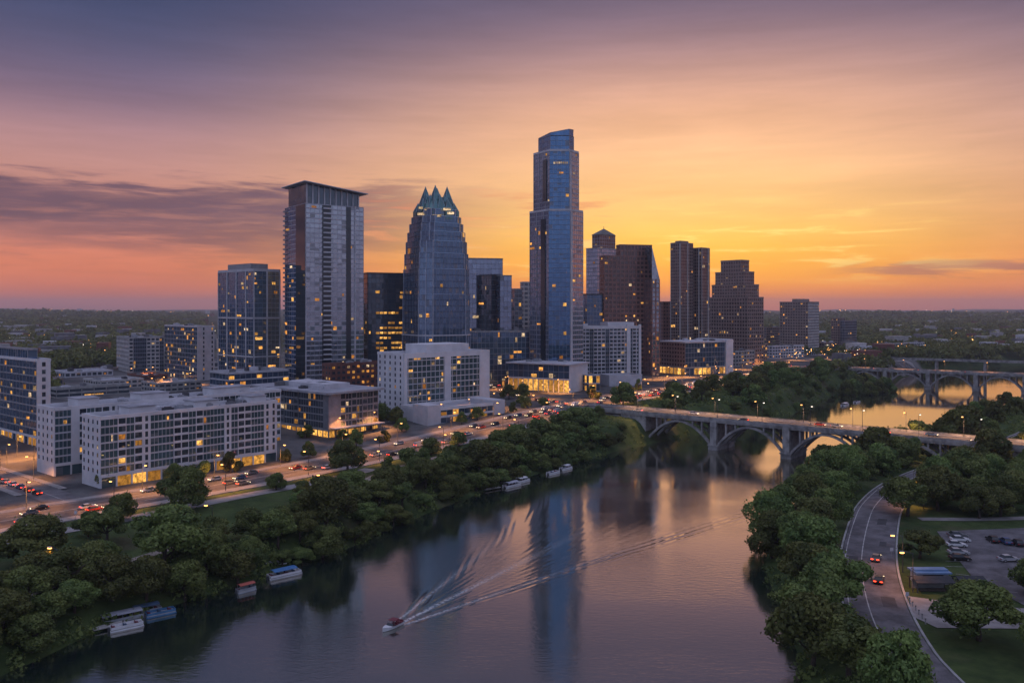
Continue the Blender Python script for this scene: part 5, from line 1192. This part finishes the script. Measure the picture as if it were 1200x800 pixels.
CAB = [(-1.85, .93), (-1.35, 1.42), (.15, 1.45), (.95, .92)]
def wheel(mb, x, y, m=0, rm=1):
    mb.tube([(x, y-.11, .33), (x, y+.11, .33)], .33, 14, m); s = 1 if y > 0 else -1; mb.tube([(x, y+s*.09, .33), (x, y+s*.125, .33)], .2, 10, rm)
def small_car(pn):
    mb = MB(); prof(mb, BODY, 1.8, 1.8, 0); prof(mb, CAB, 1.7, 1.3, 1); mb.box((-1.3, -.62, 1.43), (1.4, 0, 0), (0, 1.24, 0), (0, 0, .05), 0)
    for x in (-1.4, 1.4):
        for y in (-.82, .82): wheel(mb, x, y, 2, 3)
    for y in (-.62, .62):
        mb.box((-2.34, y-.26, .62), (.06, 0, 0), (0, .52, 0), (0, 0, .2), 4); mb.box((2.22, y-.25, .55), (.08, 0, 0), (0, .5, 0), (0, 0, .18), 5)
    return mb.mesh('car', [PAINT[pn], cglass, tyre, rimm, redm, headm])
CARM = {n: small_car(n) for n in PAINT}
def van_mesh(pn):
    mb = MB(); prof(mb, [(-2.7, .35), (-2.75, .9), (-2.7, 2.25), (1.2, 2.3), (2.0, 1.35), (2.7, 1.15), (2.75, .35)], 1.95, 1.95, 0); mb.box((1.25, -.85, 1.4), (.55, 0, -.05), (0, 1.7, 0), (-.3, 0, .7), 1)
    mb.box((.1, -1.0, 1.35), (1.0, 0, 0), (0, 2.0, 0), (0, 0, .6), 1)
    for x in (-1.7, 1.7):
        for y in (-.9, .9): wheel(mb, x, y, 2, 3)
    for y in (-.75, .75):
        mb.box((-2.8, y-.15, .8), (.06, 0, 0), (0, .3, 0), (0, 0, .4), 4); mb.box((2.68, y-.22, .7), (.09, 0, 0), (0, .44, 0), (0, 0, .25), 5)
    return mb.mesh('van', [PAINT[pn], cglass, tyre, rimm, redm, headm])
VANM = {n: van_mesh(n) for n in ('white', 'grey', 'silver')}
def traffic(x, y, z, rz, pn, label, group):
    if pn in VANM and rc.random() < .3 and group and 'parked' not in label and 'far' not in label:
        o = bpy.data.objects.new('van', VANM[pn]); C.objects.link(o); o.location = (x, y, z); o.rotation_euler = (0, 0, rz); return tag(o, label.replace(' car ', ' van '), 'van', group.replace(' cars ', ' vans ').replace('cross street cars', 'cross street vans'))
    o = bpy.data.objects.new('car', CARM[pn]); C.objects.link(o); o.location = (x, y, z); o.rotation_euler = (0, 0, rz); o.scale = (1.1, 1.1, 1.1); return tag(o, label, 'car', group)
T = np.gradient(AV3, axis=0); i = 60
nc = 0
for off in (-7.6, -2.7, 2.7, 7.6):
    i = 40+rc.randrange(5)
    while i < len(AV3)-10:
        x, y = offs(AV3, off)[i]; dense = 3 if y > 430 else 6
        if 190 < y < 830:
            pn = rc.choice(list(PAINT)); a = math.atan2(T[i][1], T[i][0])+(0 if off > 0 else math.pi)
            wd = 'driving away with red tail lights' if off > 0 else 'coming nearer with headlights on'
            traffic(x, y, tz(x, y)+.18, a, pn, f'{pn} car on the avenue {wd}', f'{pn} cars on the avenue {wd}'); nc += 1
        i += rc.randrange(dense, dense*3+1)
CR3 = chain(CROSS, 3); T2 = np.gradient(CR3, axis=0)
for off, fl in ((-3, math.pi), (3, 0)):
    for i in range(4, 66, 4):
        if rc.random() < .7:
            x, y = offs(CR3, off)[i]; pn = rc.choice(list(PAINT)); wd = 'leaving the crossing' if fl == 0 else 'facing the crossing'
            traffic(x, y, tz(x, y)+.18, math.atan2(T2[i][1], T2[i][0])+fl, pn, f'{pn} car on the cross street {wd}', f'{pn} cross street cars {wd}')
for s, o, fl, pn in ((50, -4, 0, 'white'), (82, 4, 1, 'black'), (118, -4, 0, 'red'), (126, -4, 0, 'silver'), (150, 4, 1, 'grey'), (168, -4, 0, 'blue'), (20, 4, 1, 'white'), (188, 4, 1, 'silver')):
    q = BP1(s, o, 15.53); traffic(q.x, q.y, q.z, math.atan2(-.65, .76)+math.pi*fl, pn, f'{pn} car crossing the arch bridge '+('towards' if fl else 'away from')+' the city', None)
for s in range(-120, 120, 19): q = BP2(s, 3, 15.64); traffic(q.x, q.y, q.z, math.atan2(-.63, .78)+(math.pi if s % 2 else 0), 'grey', 'grey car on the far arch bridge', 'cars on the far bridge')
for k in range(9):
    d_ = Vector((-31, 26.5)).normalized(); q = Vector((-172, 300))+d_*(k*7.5)+Vector((d_.y, -d_.x))*(4.6); pn = rc.choice(list(PAINT)); traffic(q.x, q.y, tz(q.x, q.y)+.19, math.atan2(d_.y, d_.x), pn, f'{pn} car parked by the kerb of the side street', f'{pn} cars parked on the side street')
def full_car(pn):
    r = empty('parked_car'); mb = MB(); prof(mb, BODY, 1.8, 1.8, 0); mb.box((-1.3, -.62, 1.44), (1.4, 0, 0), (0, 1.24, 0), (0, 0, .05), 0); mb.build('body', PAINT[pn], r, local=True)
    mb = MB(); prof(mb, CAB, 1.7, 1.3); mb.build('cabin_glass', cglass, r, local=True)
    for x in (-1.4, 1.4):
        for y in (-.82, .82): mb = MB(); wheel(mb, x, y, 0, 1); mb.build('wheel', [tyre, rimm], r, local=True)
    return r
litrim = plain('lamp_lens', (.5, .5, .52), .2)
def add_lights(r, on):
    for y in (-.62, .62):
        mb = MB(); mb.box((-2.34, y-.26, .62), (.06, 0, 0), (0, .52, 0), (0, 0, .2)); mb.build('tail_light', redm if on else plain('red_lens', (.3, .02, .02), .3), r, local=True)
        mb = MB(); mb.box((2.22, y-.25, .55), (.08, 0, 0), (0, .5, 0), (0, 0, .18)); mb.build('headlight', headm if on else litrim, r, local=True)
fc = {}
def parked(x, y, rz, pn, label, on=False):
    if (pn, on) not in fc: r = fc[(pn, on)] = full_car(pn); add_lights(r, on); o = r; o.location = (x, y, tz(x, y)+.18); o.rotation_euler = (0, 0, rz)
    else: o = copy_tree(fc[(pn, on)], (x, y, tz(x, y)+.18), rz)
    o.scale = (1.15, 1.15, 1.15); tag(o, label, 'car'); return o
for k, (px, py, pn, lab) in enumerate(((1122, 629, 'grey', 'farthest of the row of five'), (1125, 634, 'white', 'fourth from the kiosk'), (1121, 640, 'white', 'middle one of the row of five'), (1123, 649, 'silver', 'second from the kiosk'), (1125, 656, 'black', 'nearest the kiosk'))):
    x, y = gp(px, py, 6.2); parked(x, y, -.12, pn, f'{pn} car parked in the car park row, {lab}')
for px, py, pn, lab in ((1163, 634, 'black', 'black car parked nose-out at the wooded edge, first of three'), (1178, 636, 'blue', 'dark blue car parked at the wooded edge, middle of three'), (1192, 638, 'black', 'black car parked at the wooded edge beside the frame edge'), (1182, 657, 'silver', 'silver car parked alone near the tree at the frame edge')):
    x, y = gp(px, py, 6.2); parked(x, y, 1.45 if py < 650 else .1, pn, lab)
x, y = 95.6, 224; parked(x, y, 1.05, 'grey', 'grey car driving up the curved road with red tail lights', True)
x, y = 88.6, 206; parked(x, y, 1.08, 'black', 'black car following on the curved road with red tail lights', True)
# car park lines
mb = MB()
for k in range(7):
    x, y = gp(1108, 627+k*6, 6.2); mb.box((x, y, tz(x, y)+.19), (5, -.6, 0), (.02, .14, 0), (0, 0, .006))
for k in range(5):
    x, y = gp(1120+k*14, 672+k*5, 6.2); mb.box((x, y, tz(x, y)+.19), (2.6, -1.2, 0), (.05, .14, 0), (0, 0, .006))
mb.build('bay_marking', paint, lot)
# kiosk and shelters
bluer = plain('blue_roof', (.16, .26, .42), .5, var=.2); dkr = plain('dark_shingle', (.035, .036, .04), .8, var=.3, scale=1)
K = empty('kiosk', (101, 206, 6), label='small kiosk with blue-grey roof between curved road and car park', cat='kiosk')
for nm, mat, a in (('wall', white2, (101, 206.5, 5.8, 7.5, 3.6, 2.8)), ('roof', bluer, (101, 206.5, 8.6, 8.6, 4.8, .35)), ('counter', dgrey, (101, 204.5, 6.8, 5, .5, .2)), ('window', WG[2], (101, 204.66, 7.1, 5, .06, 1.2)), ('roof_ridge', bluer, (101, 206.5, 8.95, 8, 2.2, .4))):
    mb = MB(); mb.cbox(a[:3], *a[3:], 0); mb.build(nm, mat, K)
for nm, cx_, lab in (('shelter', 98.5, 'dark-roofed open shelter in front of the kiosk'), ('shelter', 107.5, 'smaller dark-roofed shelter beside the open shelter')):
    S = empty(nm, (cx_, 200.5, 6), label=lab, cat='shelter'); w_ = 9 if cx_ < 100 else 6.5
    mb = MB(); x0, x1 = cx_-w_/2, cx_+w_/2
    for A_, B_ in (((198, 8.3), (200.6, 9.2)), ((200.6, 9.2), (203.2, 8.3))): mb.box((x0, A_[0], A_[1]), (w_, 0, 0), (0, B_[0]-A_[0], B_[1]-A_[1]), (0, 0, .18))
    mb.build('roof', dkr, S)
    for x in (x0+.4, x1-.4):
        for y in (198.6, 202.6): mb = MB(); mb.cbox((x, y, 5.8), .22, .22, 2.8); mb.build('post', dgrey, S)
    mb = MB(); mb.cbox((cx_, 202.2, 5.9), w_-1.5, .2, 2.2); mb.build('back_wall', conc, S)
    mb = MB(); mb.cbox((cx_, 199.8, 6.1), w_-3, .7, .55); mb.build('bench', bark, S)
# traffic sign gantry-like posts: plain round signs by the avenue
for x, y, lab in ((-137, 268, 'small pale sign on a post beside the frontage path'), (-82, 262, 'short white sign post on the small park lawn')):
    r = empty('sign_post', (x, y, tz(x, y)), label=lab, cat='sign'); mb = MB(); mb.tube([(x, y, tz(x, y)-.4), (x, y, tz(x, y)+2.6)], .07); mb.build('post', grey, r); mb = MB(); mb.cbox((x, y-.1, tz(x, y)+1.7), .9, .06, 1.1); mb.build('panel', white2, r)
for k, (x, y) in enumerate(((88.2, 190.5), (100.5, 226), (66.5, 172))):
    zb = tz(x, y); r = empty('road_sign', (x, y, zb), label=('small square road sign on the kerb near the pale plaza', 'road sign on the kerb below the low spreading tree', 'road sign among waterside trees by the curved road')[k], cat='sign')
    mb = MB(); mb.tube([(x, y, zb-.4), (x, y, zb+2.9)], .06); mb.build('post', grey, r); mb = MB(); mb.cbox((x, y-.09, zb+2.0), .8, .05, .9); mb.build('panel', white2, r)
BLP = empty('bollard'); mb = MB(); mb.tube([(0, 0, -.2), (0, 0, 1.0)], .14, 8); mb.build('post', conc, BLP, local=True); mb = MB(); mb.tube([(0, 0, 1.0), (0, 0, 1.12)], .17, 8); mb.build('cap', dgrey, BLP, local=True)
for k in range(7):
    x, y = 90.0-k*.55, 194.5-k*2.6; o = BLP if k == 0 else copy_tree(BLP); o.location = (x, y, tz(x, y)+.1); tag(o, 'short bollard in the row between curved road and plaza', 'bollard', 'bollards along the plaza edge')
# ---------------------------------------------------------------- boats
hullw = plain('white_gelcoat', (.70, .70, .72), .3, var=.12, scale=.6); hullg = plain('grey_hull', (.30, .32, .35), .4, var=.2); deckm = plain('boat_deck', (.42, .40, .38), .7, var=.2, scale=1)
bluec = plain('blue_canvas', (.045, .16, .36), .7, var=.2, scale=.8); redc = plain('red_canvas', (.42, .10, .07), .7, var=.2); maroon = plain('maroon_seat', (.16, .03, .04), .6); greyc = plain('grey_canvas', (.36, .37, .42), .7, var=.2)
def loft(mb, rows, m=0):
    for a, b in zip(rows, rows[1:]):
        for k in range(len(a)-1): mb.face([a[k], b[k], b[k+1], a[k+1]], m)
def hull_rows(L, Wd, H, dr=.35, bow=2.2, n=12):
    rows = []
    for j in range(n+1):
        u = j/n; x = -L/2+L*u; t = max(0, (u-.45)/.55); w = Wd/2*(1-t**bow); sh = H*(1+.35*t*t)
        rows.append([(x+.12*L*t*t*0, -w, sh), (x, -w*.86, .1), (x, 0, -dr*(1-t**3)), (x, w*.86, .1), (x, w, sh)])
    return rows
def finish_boat(r, x, y, rz, label, group=None): r.location = (x, y, 0); r.scale = (.88, .88, .74); r.rotation_euler = (0, 0, rz); return tag(r, label, 'boat', group)
def speedboat():
    r = empty('motor_boat'); mb = MB(); rows = hull_rows(7.4, 2.7, .95); loft(mb, rows); mb.face(rows[0][::-1]); mb.build('hull', hullw, r, smooth=False, local=True)
    mb = MB(); dk = [[(q[0][0], q[0][1]*.97, q[0][2]-.06), (q[4][0], q[4][1]*.97, q[4][2]-.06)] for q in rows[7:]]; loft(mb, dk); mb.build('foredeck', hullw, r, local=True)
    mb = MB(); dk = [[(q[0][0], q[0][1]*.85, .35), (q[4][0], q[4][1]*.85, .35)] for q in rows[:8]]; loft(mb, dk); mb.build('cockpit_floor', maroon, r, local=True)
    for x, w in ((-3.2, 2.0), (-1.0, 1.6)): mb = MB(); mb.cbox((x, 0, .4), .7, w, .45); mb.cbox((x-.3, 0, .85), .2, w, .45); mb.build('seat', maroon, r, local=True)
    mb = MB(); mb.face([(.9, -1.1, .95), (.9, 1.1, .95), (.45, .95, 1.6), (.45, -.95, 1.6)]); mb.build('windscreen', cglass, r, local=True)
    mb = MB(); mb.cbox((-3.95, 0, -.1), .5, .5, 1.3); mb.build('outboard_motor', dgrey, r, local=True)
    mb = MB(); mb.cbox((-.8, 0, 2.25), 2.2, 2.1, .1); mb.build('canopy', maroon, r, local=True)
    mb = MB()
    for x in (-1.8, .2):
        for y in (-1, 1): mb.tube([(x, y, .9), (x, y, 2.25)], .04, 5)
    mb.build('canopy_frame', grey, r, local=True); return r
sb = finish_boat(speedboat(), BOAT.x, BOAT.y, math.atan2(-AX.y, -AX.x), 'white motor boat with maroon seats speeding ahead of its wake')
def pontoon(L, Wd, cov, covm, hull=hullw, cov_part=(.12, .85), open_=False):
    r = empty('tour_boat')
    for y in (-Wd*.36, Wd*.36): mb = MB(); mb.tube([(-L/2, y, .1), (L*.38, y, .1), (L/2, y, .35)], .45, 8); mb.build('float', hull, r, smooth=True, local=True)
    mb = MB(); mb.cbox((0, 0, .45), L*.97, Wd, .25); mb.build('deck', deckm, r, local=True)
    mb = MB()
    for y in (-Wd/2+.05, Wd/2-.05): mb.cbox((0, y, .7), L*.95, .08, .75)
    for x in (-L*.475, L*.475): mb.cbox((x, 0, .7), .08, Wd-.2, .75)
    mb.build('side_panel', hull, r, local=True)
    if cov:
        x0, x1 = -L/2+L*cov_part[0], -L/2+L*cov_part[1]; mb = MB()
        ys = [-Wd*.52, -Wd*.3, 0, Wd*.3, Wd*.52]; zs = [2.6, 2.85, 2.95, 2.85, 2.6]
        loft(mb, [[(x0, y, z) for y, z in zip(ys, zs)], [(x1, y, z) for y, z in zip(ys, zs)]]); loft(mb, [[(x0, y, z-.12) for y, z in zip(ys, zs)], [(x1, y, z-.12) for y, z in zip(ys, zs)]])
        for x in (x0, x1): mb.face([(x, y, z) for y, z in zip(ys, zs)]+[(x, y, z-.12) for y, z in zip(ys[::-1], zs[::-1])])
        for s in (0, 4): mb.face([(x0, ys[s], zs[s]), (x1, ys[s], zs[s]), (x1, ys[s], zs[s]-.12), (x0, ys[s], zs[s]-.12)])
        mb.build('canopy', covm, r, local=True)
        for k in range(5):
            for y in (-Wd*.47, Wd*.47): mb = MB(); x = x0+.2+(x1-x0-.4)*k/4; mb.tube([(x, y, .7), (x, y, 2.6)], .05, 5); mb.build('post', grey, r, local=True)
    n = max(2, int(L/2.2))
    for k in range(n):
        mb = MB(); x = -L*.38+L*.7*k/(n-1)
        for y in (-Wd*.25, Wd*.25): mb.cbox((x, y, .7), .8, Wd*.3, .45); mb.cbox((x-.35, y, 1.1), .12, Wd*.3, .45)
        mb.build('bench', plain('bench_blue', (.05, .09, .16), .7) if k % 2 else maroon, r, local=True)
    mb = MB(); mb.cbox((-L/2-.2, 0, .0), .5, .5, 1.2); mb.build('outboard_motor', dgrey, r, local=True); return r
def boat(px, py, rz, label, *a, **k):
    x, y = gp(px, py, .3)
    if 570 < px < 660: x, y = x+5.5, y-5.0
    return finish_boat(pontoon(*a, **k), x, y, rz, label)
sh = .86
boat(333, 673, .72, 'white tour boat with long bright blue canopy, moored on the outside', 10.5, 3.4, True, bluec)
boat(318, 664, .70, 'white tour boat with short grey canopy moored behind the blue one', 9.5, 3.2, True, greyc, cov_part=(.25, .7))
boat(346, 656, .70, 'open flat grey pontoon moored farthest along behind the blue canopy boat', 8, 3, False, greyc, hull=hullg)
boat(288, 691, .80, 'small boat with red canopy drifting off the big tree', 5.6, 2.2, True, redc, hull=hullg, cov_part=(.1, .95))
boat(142, 725, .66, 'long grey-roofed barge moored under the trees', 11, 3.6, True, greyc, hull=hullg, cov_part=(.05, .95))
boat(148, 734, .66, 'low open skiff with pale benches alongside the grey barge', 8, 2.6, False, greyc)
boat(172, 716, .70, 'blue-roofed flat boat tied between the grey barge and the open blue boat', 7.5, 2.8, True, plain('dull_blue_canvas', (.07, .12, .20), .7), hull=hullg, cov_part=(.05, .9))
boat(188, 718, .66, 'open boat with bright blue deck, outermost by the grey barge', 7.6, 2.6, False, bluec, hull=plain('blue_hull', (.06, .18, .34), .4))
boat(584, 566, .86, 'white canopy boat moored at the wooded bank, first of a line of four', 10, 3.4, True, greyc)
boat(596, 561, .86, 'white boat moored second in the line of four', 9, 3, True, hullw, cov_part=(.2, .8))
boat(633, 551.5, .86, 'open pale boat moored third in the line of four', 8, 2.8, False, greyc)
boat(648, 546.5, .86, 'pale boat moored last in the line of four nearest the bridge', 8, 2.8, True, hullw, cov_part=(.3, .8))
boat(990, 474.5, .9, 'far white boat at the wooded bank between the bridges', 12, 3.6, True, hullw); boat(1004, 471, .9, 'far pale boat moored beside the far white one', 10, 3.4, False, hullw)
# mooring jetty
for px, py, L_, lab in ((128, 733, 7, 'small grey timber jetty beside the barge'), (576, 572, 8, 'small jetty at the stern of the first moored boat')):
    x, y = gp(px, py, .5); r = empty('jetty', (x, y, 0), label=lab, cat='jetty'); mb = MB(); mb.cbox((x, y, .5), L_, 2.2, .2, .7); mb.build('deck', deckm, r)
    for k in (-1, 0, 1): mb = MB(); q = Vector((math.cos(.7), math.sin(.7)))*k*L_*.42; mb.tube([(x+q.x, y+q.y, -3.2), (x+q.x, y+q.y, 1.1)], .14); mb.build('pile', bark, r)
# ---------------------------------------------------------------- far lights
def farlights():
    rng = np.random.default_rng(8); mbs = {lampm: MB(), lampw: MB(), litw: MB()}
    def put_(x, y, s, m):
        z = tz(x, y)+rng.uniform(5, 12); mb = mbs[m]; i = len(mb.v); mb.v += [(x+s, y, z), (x-s, y, z), (x, y+s, z), (x, y-s, z), (x, y, z+s), (x, y, z-s)]
        for f in ((0, 2, 4), (2, 1, 4), (1, 3, 4), (3, 0, 4), (2, 0, 5), (1, 2, 5), (3, 1, 5), (0, 3, 5)): mb.f.append(tuple(i+k for k in f)); mb.m.append(0); mb.uv += [(0, 0)]*3
    cl = [(30, 1500, 60), (110, 1100, 120), (90, 1700, 150), (170, 2200, 300), (60, 3000, 500), (200, 3600, 600), (1050, 1150, 90), (1030, 1300, 150), (970, 1100, 90), (1000, 1000, 70), (1110, 1700, 250), (1080, 2600, 300), (1160, 3200, 400), (1180, 2200, 200), (1010, 2200, 300), (940, 990, 60), (1130, 1400, 120), (1085, 1150, 60)]
    for px, Y, sp in cl:
        for _ in range(28):
            y = Y+rng.normal()*sp; x = gx(px+rng.normal()*14, y)
            if y > 850 and sdf(np.array([x]), np.array([y]))[0] > 5: put_(x, y, y*.00042*rng.uniform(.5, 1.3), lampm if rng.random() < .75 else lampw)
    for _ in range(240):
        y = rng.uniform(1500, 7000); px = rng.choice((rng.uniform(0, 260), rng.uniform(900, 1200))); x = gx(px, y); put_(x, y, y*.00034*rng.uniform(.4, 1.2), lampm if rng.random() < .7 else lampw)
    for m, mb in mbs.items():
        if mb.f: o = mb.build('distant_lights', m); tag(o, 'scattered '+('orange' if m is lampm else 'pale')+' lights far out over the dark plain', 'lights', kind='stuff')
farlights()
def farroofs():
    rng = np.random.default_rng(21); mb = MB(); mats = [concl, conc, white2, brickm, roofd]
    for _ in range(420):
        Y = 900*math.exp(rng.random()*1.9); px = rng.choice((rng.uniform(-20, 250), rng.uniform(890, 1220))); x = gx(px, Y)
        if sdf(np.array([x]), np.array([Y]))[0] < 30 or any(f[0]-20 < x < f[1]+20 and f[2]-20 < Y < f[3]+20 for f in FEET): continue
        w, l, h = rng.uniform(10, 34), rng.uniform(10, 24), rng.uniform(8, 17)+Y*.0012; mb.cbox((x, Y, tz(x, Y)-1), w, l, h, rng.uniform(0, 1.5), int(rng.integers(0, 5)))
    o = mb.build('distant_houses', mats); tag(o, 'small roofs scattered among the far woods on the plain', 'houses', kind='stuff')
farroofs()
# ---------------------------------------------------------------- haze
hm, ht, ho = newmat('dusk_haze'); hv = ht.nodes.new('ShaderNodeVolumePrincipled'); hv.inputs['Color'].default_value = (.86, .86, 1.0, 1); hv.inputs['Density'].default_value = HAZE; hv.inputs['Anisotropy'].default_value = .2
ht.links.new(hv.outputs[0], ho.inputs['Volume'])
mb = MB(); mb.box((-16000, -3000, -5), (32000, 0, 0), (0, 19500, 0), (0, 0, 255)); hz = mb.build('haze', hm); tag(hz, kind='stuff')
